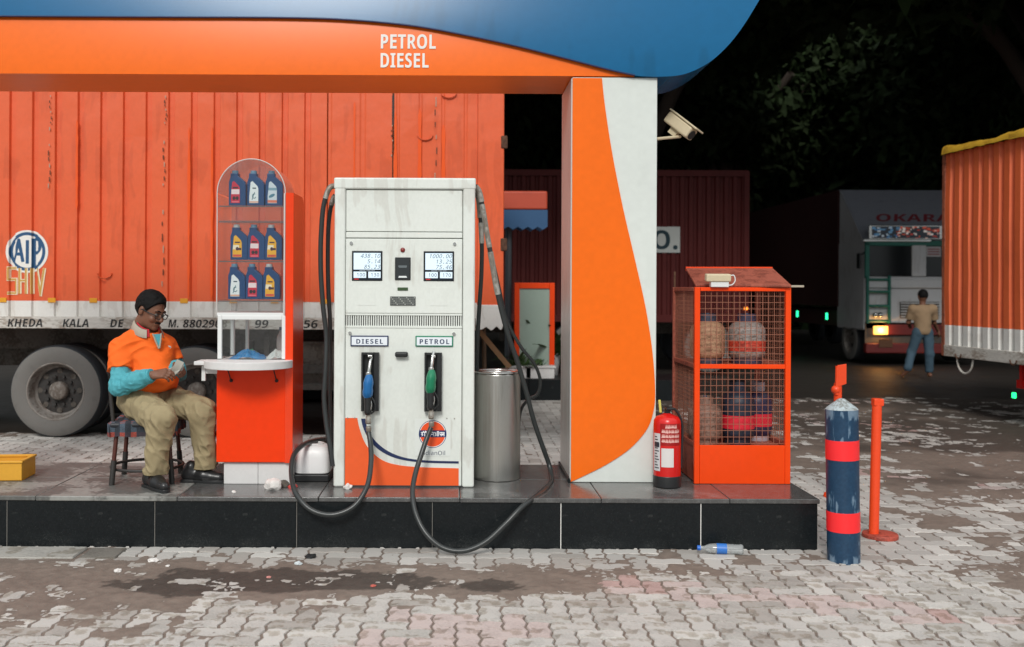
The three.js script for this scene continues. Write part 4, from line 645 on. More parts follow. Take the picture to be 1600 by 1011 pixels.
// ------------------------------------------------------------------ litter and a crate
{
  const t = thing('water_bottle', 'empty clear water bottle with blue cap lying at the kerb foot', 'bottle', [1.62, 0.034, 0.115]); t.rotation.y = -0.14;
  const b = mesh('body', lathe([[0.001, 0], [0.028, 0.002], [0.031, 0.012], [0.029, 0.05], [0.031, 0.09], [0.029, 0.13], [0.031, 0.17], [0.026, 0.205], [0.013, 0.235], [0.0125, 0.255]], 24).rotateZ(Math.PI / 2).translate(0.13, 0, 0), mat([0.78, 0.80, 0.80], 0.15, { transmission: 0.75, thickness: 0 }), t);
  mesh('cap', cyl(0.0155, 0.0155, 0.02, 0, 0, 0).rotateZ(Math.PI / 2).translate(-0.135, 0, 0), mat([0.02, 0.14, 0.55], 0.4), t);
  mesh('label', new THREE.CylinderGeometry(0.0318, 0.0318, 0.06, 24, 1, true).rotateZ(Math.PI / 2).translate(0.0, 0, 0), mat([0.03, 0.16, 0.52], 0.4, { side: THREE.DoubleSide }), t);
  const lump = (r, sq, seed, n = 3) => { const g = new THREE.IcosahedronGeometry(r, n), p = g.attributes.position; for (let i = 0; i < p.count; i++) { const v = V(p.getX(i), p.getY(i), p.getZ(i)); const f = 0.62 + 0.75 * vn3(v.x / r * 1.7 + seed, v.y / r * 1.7, v.z / r * 1.7 + seed); v.multiplyScalar(f); p.setXYZ(i, v.x, Math.max(v.y * sq, -r * sq * 0.55), v.z); } g.computeVertexNormals(); g.translate(0, r * sq * 0.5, 0); return g; };
  const tissue = mat([0.72, 0.69, 0.66], 0.8);
  const put = (label, r, sq, seed, u, v, d, m, cat, name) => { const p = at(u, v, d); info(mesh(name, lump(r, sq, seed).translate(p.x, d > 6.2 ? IY : 0.003, p.z), m), label, cat, 'litter about the island'); };
  put('large crumpled white tissue by the booth base', 0.055, 0.75, 3, 429, 768, 6.44, tissue, 'tissue', 'crumpled_tissue');
  put('brown crumpled packet beside the white tissue', 0.045, 0.6, 8, 443, 762, 6.52, mat([0.09, 0.08, 0.065], 0.7), 'litter', 'crumpled_packet');
  put('small red wrapper at the booth base corner', 0.028, 0.6, 5, 459, 764, 6.47, mat([0.6, 0.06, 0.05], 0.6), 'litter', 'red_wrapper');
  put('small crumpled white tissue at the foot of the dispenser', 0.03, 0.7, 12, 545, 763, 6.46, tissue, 'tissue', 'crumpled_tissue');
  put('white paper scrap beside the seated man on the slabs', 0.014, 0.5, 17, 367, 771, 6.33, tissue, 'litter', 'paper_scrap');
  for (const [u, v, r, s, l, m, name] of [[242, 880, 0.03, 21, 'white paper scrap near the concrete cover', tissue, 'paper_scrap'], [186, 896, 0.022, 24, 'pale paper scrap at the edge of the oily stain', tissue, 'paper_scrap'], [468, 884, 0.026, 27, 'bluish white paper scrap in front of the kerb', mat([0.6, 0.66, 0.68], 0.7), 'paper_scrap'], [264, 888, 0.013, 30, 'tiny white paper scrap on the mud', tissue, 'paper_scrap'], [488, 873, 0.03, 33, 'black plastic scrap at the kerb foot', M.black, 'plastic_scrap'], [422, 905, 0.014, 36, 'pink scrap on the oily stain', mat([0.6, 0.25, 0.22], 0.7), 'paper_scrap'], [585, 918, 0.016, 39, 'small red scrap between stained pavers', mat([0.55, 0.12, 0.09], 0.7), 'paper_scrap']]) {
    const d = EYE * FOCAL / (v - 450); put(l, r, 0.45, s, u, v, d, m, 'litter', name);
  }
  const c = thing('plastic_crate', 'yellow plastic crate on the dusty island slabs', 'crate', [-3.10, IY, -0.58], 0.08);
  const ym = mat([0.72, 0.36, 0.03], 0.5, { map: blotch });
  mesh('floor', box(0.36, 0.008, 0.26, 0, 0.006, 0), ym, c);
  for (const [w, d, x, z] of [[0.36, 0.012, 0, 0.13], [0.36, 0.012, 0, -0.13], [0.012, 0.248, 0.174, 0], [0.012, 0.248, -0.174, 0]]) { mesh('wall', rbox(w, 0.12, d, 0.003, x, 0.066, z), ym, c); mesh('rim', rbox(w + 0.014, 0.016, d + 0.014, 0.004, x, 0.128, z), ym, c); }
}

// ------------------------------------------------------------------ trucks
function wheel(parent, x, y, z, r, w, flip = 1) {
  const g = new THREE.Group(); g.name = 'wheel'; g.position.set(x, y, z); parent.add(g);
  const turn = (q) => q.rotateX(Math.PI / 2 * flip);
  mesh('tyre', turn(lathe([[r * 0.60, w * 0.46], [r * 0.66, w * 0.5], [r * 0.80, w * 0.52], [r * 0.9, w * 0.5], [r * 0.965, w * 0.44]], 56)), M.tyre, g);
  mesh('tread', turn(lathe([[r * 0.965, w * 0.44], [r * 0.99, w * 0.38], [r, w * 0.3], [r, -w * 0.4], [r * 0.9, -w * 0.5], [r * 0.6, -w * 0.5]], 56)), M.tread, g);
  const rim = mesh('rim', turn(lathe([[r * 0.66, w * 0.44], [r * 0.625, w * 0.50], [r * 0.60, w * 0.49], [r * 0.585, w * 0.40], [r * 0.56, w * 0.1], [r * 0.52, w * 0.02], [r * 0.5, w * 0.0]], 48)), M.rim, g);
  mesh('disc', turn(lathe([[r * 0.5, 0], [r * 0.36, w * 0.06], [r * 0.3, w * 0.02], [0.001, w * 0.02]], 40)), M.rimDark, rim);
  mesh('hub', turn(lathe([[r * 0.2, w * 0.02], [r * 0.2, w * 0.24], [r * 0.16, w * 0.3], [r * 0.07, w * 0.31], [0.001, w * 0.31]], 28)), M.rim, g);
  const bolts = []; for (let i = 0; i < 10; i++) { const a = i / 10 * 6.283; bolts.push(turn(cyl(r * 0.035, r * 0.035, w * 0.12, r * 0.31 * Math.cos(a), w * 0.1, r * 0.31 * Math.sin(a), 8))); }
  mesh('bolts', bolts, M.rimDark, g);
  for (let i = 0; i < 8; i++) { const a = i / 8 * 6.283; mesh('painted_hole', turn(cyl(r * 0.06, r * 0.06, 0.012, r * 0.43 * Math.cos(a), w * 0.035, r * 0.43 * Math.sin(a), 14)), M.underside, rim); }  // solid discs instead of openings; the shade of the holes is only colour
  return g;
}
{ // the long orange container truck behind the island
  const Z = -4.4, t = thing('container_truck', 'long orange container truck with white skirt and painted round badge', 'truck', [-3.5, 0, Z]);
  const ox = -3.5, k = 10.6 / FOCAL, X = (u) => (u - 715) * k - ox, Y = (v) => EYE - (v - 450) * k;
  const xl = -6.2, xr = X(787), P = 0.2415, part = [0.70, 0.045, 0.21, 0.045], dep = 0.034;
  const y0 = Y(473), y1 = 3.92;
  // side wall, ribbed to near the rear, where flat dented sheets close it off
  const wall = mesh('side_wall', ribs(xl, X(512), y0, y1, P, dep, part, 0, false, 0.02), M.truckOrange, t);
  mesh('rear_sheet', ribs(X(512), X(612), y0, y1, 0.36, 0.012, [0.8, 0.05, 0.1, 0.05], 0.004, false, 0.03), M.truckOrange, t);
  mesh('rear_sheet', ribs(X(615), X(745), y0, y1, 0.24, 0.010, [0.82, 0.05, 0.08, 0.05], 0.004, false, 0.035), M.truckOrange, t);
  mesh('rear_post', rbox(X(787) - X(745) - 0.002, y1 - Y(478), 0.12, 0.015, (X(787) + X(745)) / 2, (y1 + Y(478)) / 2, -0.045), M.truckOrange, t);
  mesh('seam', [box(0.02, y1 - y0, 0.02, X(613.5), (y1 + y0) / 2, -0.02)], M.rust, t);
  for (const [u, v0, v1, w] of [[613, 150, 196, 0.022]]) mesh('torn_seam', box(w, (v1 - v0) * k, 0.012, X(u), (Y(v0) + Y(v1)) / 2, 0.004), M.black, t);
  // white skirt and lower rail with lettering
  mesh('white_skirt', ribs(xl, X(745), Y(497.5), y0, P, dep, part, 0.001, false), M.truckWhite, t);
  mesh('lower_rail', rbox(xr - xl - 0.3, 0.125, 0.07, 0.006, (xr + xl) / 2 - 0.15, Y(497.5) - 0.0635, -0.018), M.truckRail, t);
  { const w = X(500) - X(0) + 0.1, [g, m] = print(w, 0.118, (c, W, H) => {
      c.fillStyle = '#17181a'; c.strokeStyle = '#17181a'; const px = (u) => (u + 7) / (500 + 14.7) * W; c.textBaseline = 'alphabetic';
      const put = (s, u, u1) => { c.save(); c.translate(px(u), H * 0.88); c.transform(1, 0, -0.16, 1, 0, 0); c.font = `bold ${Math.round(H * 0.98)}px sans-serif`; const q = c.measureText(s).width; c.scale((px(u1) - px(u)) / q, 1); c.fillText(s, 0, 0); c.restore(); };
      put('KHEDA', 12, 68); put('KALA', 98, 140); put('DE', 172, 194); put('M.', 263, 281); put('8802908', 286, 356); put('99', 398, 420); put('56', 474, 497);
      c.globalCompositeOperation = 'destination-out'; for (let i = 0; i < 260; i++) { c.globalAlpha = 0.5 + 0.5 * hash(i, 3, 1); c.fillRect(hash(i, 1, 9) * W, hash(i, 2, 9) * H, 2 + 5 * hash(i, 4, 9), 1 + 2 * hash(i, 5, 9)); }
    }, 2048, { clear: true, rough: 0.7 });
    mesh('painted_address', keep(g.translate((X(500) + X(0)) / 2, Y(506.8), 0.0195)), m, t); }
  for (let i = 0, u = 4.5; u < 740; i++, u += 35.4) if (i % 2 === 0) mesh('reflector', rbox(0.082, 0.05, 0.008, 0.002, X(u + (i % 4) * 3), Y(472), 0.006), M.reflector, t);
  // round painted badge with letters, and the word below
  { const badge = ribs(X(8), X(76), Y(430), Y(362), P, dep, part, 0.004, true, 0.02); const m = mat([1, 1, 1], 0.55, { transparent: true, alphaTest: 0.4, map: canvasTex(256, 256, (c, w, h) => {
      c.fillStyle = '#e9e6e0'; c.beginPath(); c.ellipse(w * 0.5, h * 0.5, w * 0.49, h * 0.49, 0, 0, 7); c.fill(); c.strokeStyle = '#1f4f78'; c.lineWidth = w * 0.07; c.beginPath(); c.ellipse(w * 0.5, h * 0.5, w * 0.39, h * 0.41, 0, 0, 7); c.stroke();
      c.lineWidth = w * 0.075; c.lineCap = 'butt'; c.lineJoin = 'round'; const ln = (...p) => { c.beginPath(); c.moveTo(p[0] * w, p[1] * h); for (let i = 2; i < p.length; i += 2) c.lineTo(p[i] * w, p[i + 1] * h); c.stroke(); };
      ln(0.19, 0.74, 0.31, 0.24, 0.41, 0.74); ln(0.23, 0.56, 0.38, 0.56); ln(0.51, 0.24, 0.51, 0.78); ln(0.64, 0.86, 0.64, 0.2); c.beginPath(); c.ellipse(w * 0.68, h * 0.37, w * 0.12, h * 0.16, 0, -1.7, 1.7); c.stroke(); }) });
    mesh('round_badge', badge, m, t);
    const word = ribs(X(8), X(76), Y(466), Y(417), P, dep, part, 0.006, true, 0.02); const m2 = mat([1, 1, 1], 0.55, { transparent: true, alphaTest: 0.4, map: canvasTex(256, 192, (c, w, h) => { c.strokeStyle = '#cfae6e'; c.lineWidth = w * 0.055; c.lineJoin = 'miter'; const L = (a, ...p) => { c.beginPath(); c.moveTo((a + p[0]) * w, p[1] * h); for (let i = 2; i < p.length; i += 2) c.lineTo((a + p[i]) * w, p[i + 1] * h); c.stroke(); };
      for (const [dx, col, lw] of [[0.012, '#e9dcc0', 0.075], [0, '#c99a48', 0.04]]) { c.strokeStyle = col; c.lineWidth = w * lw; L(0.06 + dx, 0.2, 0.1, 0, 0.1, 0, 0.46, 0.18, 0.46, 0.18, 0.9, -0.02, 0.9); L(0.33 + dx, 0, 0.1, 0, 0.92); L(0.33 + dx, 0.15, 0.1, 0.15, 0.92); L(0.33 + dx, 0, 0.5, 0.15, 0.5); L(0.60 + dx, 0, 0.1, 0, 0.92); L(0.72 + dx, 0, 0.1, 0.09, 0.9, 0.18, 0.1); } }) });
    mesh('painted_word', word, m2, t); }
  // rope hooks
  for (const [u, v] of [[163.5, 430], [663.5, 212], [700, 146]]) mesh('rope_hook', [new THREE.TorusGeometry(0.075, 0.009, 8, 20, Math.PI).rotateZ(Math.PI).scale(1, 0.7, 1).translate(X(u), Y(v), 0.02), rod([X(u) - 0.075, Y(v), -0.01], [X(u) - 0.075, Y(v), 0.022], 0.009, 8), rod([X(u) + 0.075, Y(v), -0.01], [X(u) + 0.075, Y(v), 0.022], 0.009, 8)], M.truckOrange, t);
  for (const [v0, v1] of [[212, 232], [372, 392]]) mesh('rear_latch', [rbox(0.07, (v1 - v0) * k, 0.05, 0.012, X(784) + 0.02, (Y(v0) + Y(v1)) / 2, 0.002)], M.rust, t);
  // fresher paint brushed down single ribs, and chipped seams
  const fresh = mat([0.86, 0.10, 0.008], 0.35), chip = mat([0.42, 0.30, 0.22], 0.7);
  const ragged = (u, v0, v1, w, z, m, name) => { const L = [], R2 = [], n = 26; for (let i = 0; i <= n; i++) { const v = v0 + (v1 - v0) * i / n, e = w * k * (0.35 + 0.65 * fbm(i * 0.7, u, 2, 0, 7)) * (i === 0 || i === n ? 0.2 : 1); L.push([X(u) - e * 0.5, Y(v)]); R2.push([X(u) + e * 0.5, Y(v)]); } mesh(name, prism([...L, ...R2.reverse()], 0.0015).translate(0, 0, z), m, t); };
  for (const [u, v0, v1, w] of [[120, 190, 330, 5], [295, 200, 470, 5], [331, 200, 470, 5], [617, 176, 470, 7], [655, 170, 470, 8], [692, 196, 420, 9], [553, 160, 300, 4]]) ragged(u, v0, v1, w, 0.016, fresh, 'fresh_paint');
  for (const [u, v0, v1] of [[78.5, 152, 210], [77, 228, 300], [258, 152, 200], [256, 222, 300], [255, 330, 460], [612, 196, 250], [680, 152, 290]]) for (let q = 0; q < 7; q++) { const a = v0 + (v1 - v0) * q / 7; ragged(u + 1.5 * Math.sin(q * 5.1), a, a + (v1 - v0) / 7 * (0.3 + 0.5 * hash(q, u | 0, 3)), 2.2, 0.017, q % 3 ? M.rust : chip, 'paint_chip'); }
  // battered end of the skirt
  { const s = spline([[X(745), Y(478)], [X(745), Y(509)], [X(752), Y(514)], [X(760), Y(510)], [X(768), Y(515)], [X(776), Y(509)], [X(783), Y(514)], [X(787), Y(500)]], 30); mesh('battered_corner', prism([[X(745), Y(477)], ...s, [X(787), Y(477)]], 0.05, 0.006).translate(0, 0, -0.02), M.truckWhite, t); }
  mesh('container_shell', [box(xr - xl, y1 - 1.2, 0.02, (xr + xl) / 2, (y1 + 1.2) / 2, -2.42), box(xr - xl - 0.02, 0.02, 2.36, (xr + xl) / 2, y1 - 0.012, -1.22), box(xr - xl - 0.02, 0.03, 2.36, (xr + xl) / 2, 1.22, -1.22), box(0.02, y1 - 1.26, 2.30, xl + 0.02, (y1 + 1.22) / 2, -1.24), box(0.02, y1 - 1.26, 2.30, xr - 0.03, (y1 + 1.22) / 2, -1.24)], mat([0.25, 0.06, 0.03], 0.6), t);
  mesh('chassis', [box(xr - xl - 0.6, 0.26, 0.12, (xr + xl) / 2, 1.04, -0.75), box(xr - xl - 0.6, 0.26, 0.12, (xr + xl) / 2, 1.04, -1.7), box(3.4, 0.3, 0.5, -2.1 - ox * 0 + 1.2, 0.85, -1.2), box(0.9, 0.5, 0.6, 2.1, 0.78, -0.5), box(0.12, 0.12, 2.0, X(85), 0.5, -1.2), box(0.12, 0.12, 2.0, X(300), 0.5, -1.2)], M.underside, t);
  mesh('mud_flap', [rbox(0.02, 0.55, 0.5, 0.005, X(378), 0.75, -0.35)], M.rubber, t);
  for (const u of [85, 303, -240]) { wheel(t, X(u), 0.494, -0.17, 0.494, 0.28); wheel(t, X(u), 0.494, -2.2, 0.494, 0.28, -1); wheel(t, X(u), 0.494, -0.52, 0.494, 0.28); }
  mesh('under_run_bar', [box(2.2, 0.09, 0.05, X(560), 0.74, -0.12), box(2.2, 0.07, 0.04, X(560), 0.55, -0.14), ...[-1, 0, 1].map((q) => box(0.05, 0.5, 0.05, X(560) + q, 0.82, -0.15))], mat([0.05, 0.045, 0.04], 0.8, { map: rusty }), t);
}
{ // maroon container truck in the shade
  const d = 19.2, k = d / FOCAL, Z = CAMZ - d, cx = 1.4, t = thing('container_truck', 'dark maroon container truck with a white lettered plate in the shade', 'truck', [cx, 0, Z]);
  const X = (u) => (u - 715) * k - cx, Y = (v) => EYE - (v - 450) * k, xl = -4.6, xr = X(1168), y1 = Y(266), y0 = 1.05;
  mesh('side_wall', ribs(xl, xr, y0, y1, 0.17, 0.04, [0.45, 0.12, 0.31, 0.12]), M.maroon, t);
  mesh('frame', [box(xr - xl, 0.12, 0.10, (xr + xl) / 2, y1 - 0.04, -0.02), box(xr - xl, 0.14, 0.10, (xr + xl) / 2, y0, -0.02), box(0.1, y1 - y0, 0.12, xr - 0.03, (y1 + y0) / 2, -0.02)], M.maroon, t);
  mesh('container_shell', [box(xr - xl - 0.1, y1 - y0 - 0.1, 2.3, (xr + xl) / 2, (y1 + y0) / 2, -1.25)], M.maroon, t);
  { const [g, m] = print(1.08, 0.5, (c, w, h) => { c.fillStyle = '#b9bcb8'; c.fillRect(0, 0, w, h); c.fillStyle = '#12303a'; c.font = `bold ${Math.round(h * 1.02)}px sans-serif`; c.textBaseline = 'alphabetic'; c.textAlign = 'right'; c.fillText('CO.', w * 0.985, h * 0.87); }, 256, { rough: 0.7 });
    mesh('lettered_plate', keep(g.translate(X(1062) - 0.54, Y(373), 0.008)), m, t); }
  mesh('chassis', [box(xr - xl - 0.5, 0.3, 1.2, (xr + xl) / 2, 0.88, -1.25)], M.underside, t);
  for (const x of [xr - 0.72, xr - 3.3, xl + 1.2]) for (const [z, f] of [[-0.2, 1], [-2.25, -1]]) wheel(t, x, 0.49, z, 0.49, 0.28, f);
  mesh('marker_lamp', rbox(0.07, 0.05, 0.03, 0.008, X(1201) - 0.45, Y(480), 0.05), mat([0.9, 0.25, 0.02], 0.4, { emissive: lin(1, 0.25, 0.02), emissiveIntensity: 2.2 }), t);
}
{ // orange container truck by the roadside, its long flank running away from the pumps
  const t = thing('container_truck', 'orange ribbed container truck with yellow tarpaulin edge and white skirt', 'truck', [6.46, 0, -7.0]);
  // local x runs along the flank towards the camera, local z points out of the flank
  t.rotation.y = -Math.PI / 2 + 0.09;
  const y0 = 1.16, y1 = 3.42, Lw = 7.5;
  mesh('side_wall', ribs(0, Lw, y0, y1, 0.205, 0.05, [0.5, 0.13, 0.24, 0.13], 0, false, 0.03), mat([0.74, 0.135, 0.040], 0.5, { map: again(streak, 0.35, 0.25) }), t);
  mesh('white_skirt', ribs(0, Lw, 0.9, y0, 0.205, 0.05, [0.5, 0.13, 0.24, 0.13], 0.001), M.truckWhite, t);
  mesh('lower_rail', rbox(Lw, 0.15, 0.09, 0.01, Lw / 2, 0.825, -0.03), M.truckRail, t);
  mesh('corner_post', rbox(0.07, y1 - 0.75, 0.09, 0.01, -0.03, (y1 + 0.75) / 2, -0.035), mat([0.35, 0.10, 0.05], 0.6, { map: rusty }), t);
  { const tp = new THREE.PlaneGeometry(Lw, 0.34, 120, 10), p = tp.attributes.position; for (let i = 0; i < p.count; i++) { const x = p.getX(i) + Lw / 2, a = (p.getY(i) + 0.17) / 0.34; const n = fbm(x * 3.2, a * 2, 3, 0, 77), bulge = 0.05 * n; const ang = a * 2.3; p.setXYZ(i, x, y1 - 0.02 + 0.1 * Math.sin(ang) * (0.7 + 0.7 * n) + 0.02 * fbm(x * 9, a * 6, 2, 0, 5), 0.035 - (0.10 - 0.1 * Math.cos(ang)) + bulge); } tp.computeVertexNormals(); mesh('tarpaulin', tp, mat([0.62, 0.36, 0.03], 0.55, { side: THREE.DoubleSide, map: rustyFine }), t); }
  mesh('container_shell', [box(Lw - 0.02, y1 - 0.85, 0.02, Lw / 2, (y1 + 0.85) / 2, -2.4), box(Lw - 0.02, 0.03, 2.3, Lw / 2, y1 - 0.03, -1.24), box(Lw - 0.02, 0.03, 2.3, Lw / 2, 0.84, -1.24), box(0.03, y1 - 0.9, 2.28, 0.0, (y1 + 0.87) / 2, -1.25)], mat([0.3, 0.08, 0.04], 0.6), t);
  mesh('chassis', [box(Lw - 0.4, 0.24, 0.6, Lw / 2, 0.68, -1.2)], M.underside, t);
  mesh('rope_hook', [...[0, 1, 2, 3, 4, 5].map((i) => new THREE.TorusGeometry(0.06, 0.008, 8, 16, Math.PI).rotateZ(Math.PI).translate(0.35 + i * 1.1, 0.80, 0.03))], M.rust, t);
  mesh('hanging_loop', new THREE.TorusGeometry(0.17, 0.013, 8, 24, Math.PI).rotateZ(Math.PI).scale(1, 1.1, 1).translate(0.42, 0.74, -0.02), M.truckRail, t);
  mesh('tool_box', [box(0.5, 0.10, 0.3, 1.5, 0.5, -0.3), box(0.05, 0.28, 0.05, 1.35, 0.62, -0.16)], M.red, t);
  mesh('marker_lamp', rbox(0.06, 0.07, 0.03, 0.01, 1.25, 0.36, -0.12), mat([0.02, 0.5, 0.15], 0.4, { emissive: lin(0.02, 1, 0.25), emissiveIntensity: 1.6 }), t);
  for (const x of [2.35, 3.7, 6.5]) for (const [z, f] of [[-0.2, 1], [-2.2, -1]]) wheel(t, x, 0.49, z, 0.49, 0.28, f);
}
{ // parked lorry with a decorated cab facing the pumps
  const d = 22, k = d / FOCAL, Z = CAMZ - d, cx = (1440 - 715) * k, t = thing('decorated_lorry', 'white and green lorry cab with lit amber headlamp and painted wind deflector', 'truck', [cx, 0, Z]);
  const X = (u) => (u - 715) * k - cx, Y = (v) => EYE - (v - 450) * k, hw = 1.26;
  const white = mat([0.60, 0.60, 0.61], 0.5, { map: streakBig }), gr = mat([0.015, 0.15, 0.11], 0.5), redm = mat([0.16, 0.018, 0.016], 0.5), dk = M.underside;
  mesh('cab_body', [rbox(2 * hw, 2.0, 1.6, 0.05, 0, 1.72, -0.82)], white, t);
  const ws = mesh('windscreen', [rbox(2 * hw - 0.14, 0.70, 0.03, 0.01, 0, Y(404), 0.0)], mat([0.006, 0.008, 0.009], 0.12), t);
  mesh('windscreen_frame', [rbox(2 * hw, 0.12, 0.07, 0.02, 0, Y(377), 0.0), rbox(0.1, 0.8, 0.07, 0.02, -hw + 0.05, Y(404), 0.0), rbox(0.1, 0.8, 0.07, 0.02, hw - 0.05, Y(404), 0.0)], gr, ws);
  mesh('mullion', [rbox(0.32, 0.70, 0.05, 0.02, X(1435), Y(404), 0.01)], white, ws);
  { const [g, m] = print(0.32, 0.22, (c, w, h) => { c.fillStyle = '#b9b4b4'; c.fillRect(0, 0, w, h); c.fillStyle = '#8a3038'; for (let i = 0; i < 3; i++) c.fillRect(w * 0.1, h * (0.2 + i * 0.25), w * 0.8, h * 0.1); }, 64); mesh('paper_notice', keep(g.translate(X(1458), Y(390), 0.019)), m, ws); }
  mesh('nose_panel', rbox(2 * hw - 0.02, 0.20, 0.06, 0.02, 0, Y(440), 0.01), white, t);
  const gl = mesh('grille', [rbox(0.86, 0.36, 0.02, 0.005, X(1437), Y(481), 0.0)], dk, t);
  for (let i = 0; i < 6; i++) mesh('slat', box(0.84, 0.026, 0.03, X(1437), Y(481) - 0.15 + i * 0.06, 0.012), white, gl);
  mesh('ladder_guard', [...[1354, 1388].map((u) => rod([X(u), Y(502), 0.06], [X(u), Y(428), 0.05], 0.035)), ...[434, 453, 475, 498].map((v) => rod([X(1352), Y(v), 0.06], [X(1388), Y(v), 0.06], 0.03))], gr, t);
  mesh('step_lamp', [...[1366, 1374].map((u) => new THREE.SphereGeometry(0.06, 14, 10).translate(X(u), Y(489), 0.05))], M.chrome, t);
  mesh('bumper', [rbox(2 * hw, 0.22, 0.16, 0.03, 0, Y(541), 0.02), rbox(2 * hw - 0.5, 0.24, 0.08, 0.02, 0.2, Y(512), 0.0)], redm, t);
  mesh('lower_mask', rbox(2 * hw - 0.04, 0.5, 0.04, 0.01, 0, Y(518), -0.04), dk, t);
  const hl = mesh('headlamp', rbox(0.32, 0.19, 0.05, 0.02, X(1375.5), Y(513), 0.03), mat([0.9, 0.5, 0.15], 0.3, { emissive: lin(1, 0.42, 0.08), emissiveIntensity: 1.7 }), t);
  const hp = new THREE.PointLight(new THREE.Color(1, 0.5, 0.15), 0.5); hp.position.set(X(1375.5), Y(513), 0.12); hp.castShadow = true; hp.name = 'headlamp_glow'; t.add(hp);
  mesh('number_board', rbox(0.3, 0.18, 0.02, 0.004, X(1381), Y(533), 0.11), mat([0.12, 0.05, 0.02], 0.6), t);
  // painted name board with polished ornaments over the cab
  const nb = mesh('ornament_board', rbox(1.62, 0.32, 0.06, 0.02, X(1414), Y(360), 0.0), M.chrome, t);
  { const [g, m] = print(1.5, 0.26, (c, w, h) => { c.fillStyle = '#2a3038'; c.fillRect(0, 0, w, h); const r2 = mulberry(5); for (let i = 0; i < 90; i++) { const x = r2() * w; c.fillStyle = x < w * 0.36 ? ['#3b6f9e', '#b9c4cc', '#5d8cb0'][i % 3] : ['#d8553a', '#e8b8a8', '#c93a2c', '#efe2da'][i % 4]; c.fillRect(x, r2() * h, w * (0.01 + 0.05 * r2()), h * (0.06 + 0.15 * r2())); } }, 256, { rough: 0.25 }); m.emissive = lin(1, 1, 1); m.emissiveMap = m.map; m.emissiveIntensity = 0.16; mesh('lit_ornament', keep(g.translate(X(1414), Y(360), 0.032)), m, nb); }
  mesh('sill_trim', rbox(1.5, 0.07, 0.06, 0.02, X(1400), Y(373), 0.035), M.chrome, nb);
  // wind deflector with the painted name
  { const g = new THREE.BufferGeometry(), a = [X(1352), Y(374), -0.1], b = [hw, Y(374), -0.1], c = [hw + 0.02, 3.97, -1.45], e = [-hw - 0.02, 3.97, -1.45]; g.setAttribute('position', new THREE.Float32BufferAttribute([...a, ...b, ...c, ...a, ...c, ...e], 3)); g.setAttribute('uv', new THREE.Float32BufferAttribute([0.03, 0, 1, 0, 1, 1, 0.03, 0, 1, 1, 0, 1], 2)); g.computeVertexNormals(); keep(g);
    mesh('wind_deflector', g, mat([1, 1, 1], 0.55, { side: THREE.DoubleSide, map: canvasTex(512, 384, (c2, w, h) => { c2.fillStyle = '#8f929c'; c2.fillRect(0, 0, w, h); const r3 = mulberry(9); for (let i = 0; i < 300; i++) { c2.fillStyle = `rgba(60,60,70,${0.05 + 0.08 * r3()})`; c2.fillRect(r3() * w, r3() * h, 2 + r3() * 30, 1 + r3() * 4); } c2.fillStyle = '#8a2b34'; c2.font = `bold italic ${Math.round(h * 0.2)}px sans-serif`; c2.save(); c2.translate(w * 0.2, h * 0.62); c2.scale(1.35, 1); c2.fillText('OKARA', 0, 0); c2.restore(); }) }), t);
    mesh('deflector_side', [prism([[0.1, Y(374)], [1.45, 3.97], [1.45, Y(374)]], 0.02).rotateY(Math.PI / 2).translate(-hw, 0, 0)], white, t); }
  mesh('container', [box(2 * hw + 0.06, 2.75, 10, 0, 2.6, -6.5), box(1.2, 0.4, 11, 0, 0.9, -6)], mat([0.05, 0.012, 0.012], 0.6, { map: streakBig }), t);
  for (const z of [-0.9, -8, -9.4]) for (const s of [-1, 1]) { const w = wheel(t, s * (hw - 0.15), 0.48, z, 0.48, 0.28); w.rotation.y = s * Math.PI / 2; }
  for (const [u, v] of [[1246, 488], [1292, 491.5]]) { const x = -hw - 0.05, dd = (cx + x) * FOCAL / (u - 715); mesh('marker_lamp', rbox(0.03, 0.16, 0.09, 0.01, x, EYE - (v - 450) * dd / FOCAL, CAMZ - dd - Z), mat([0.02, 0.5, 0.25], 0.4, { emissive: lin(0.03, 1, 0.4), emissiveIntensity: 1.6 }), t); }
  mesh('side_mirror', [rbox(0.05, 0.34, 0.16, 0.02, X(1339), Y(405), 0.1), rod([X(1350), Y(392), 0], [X(1339), Y(398), 0.1], 0.02)], M.black, t);
}
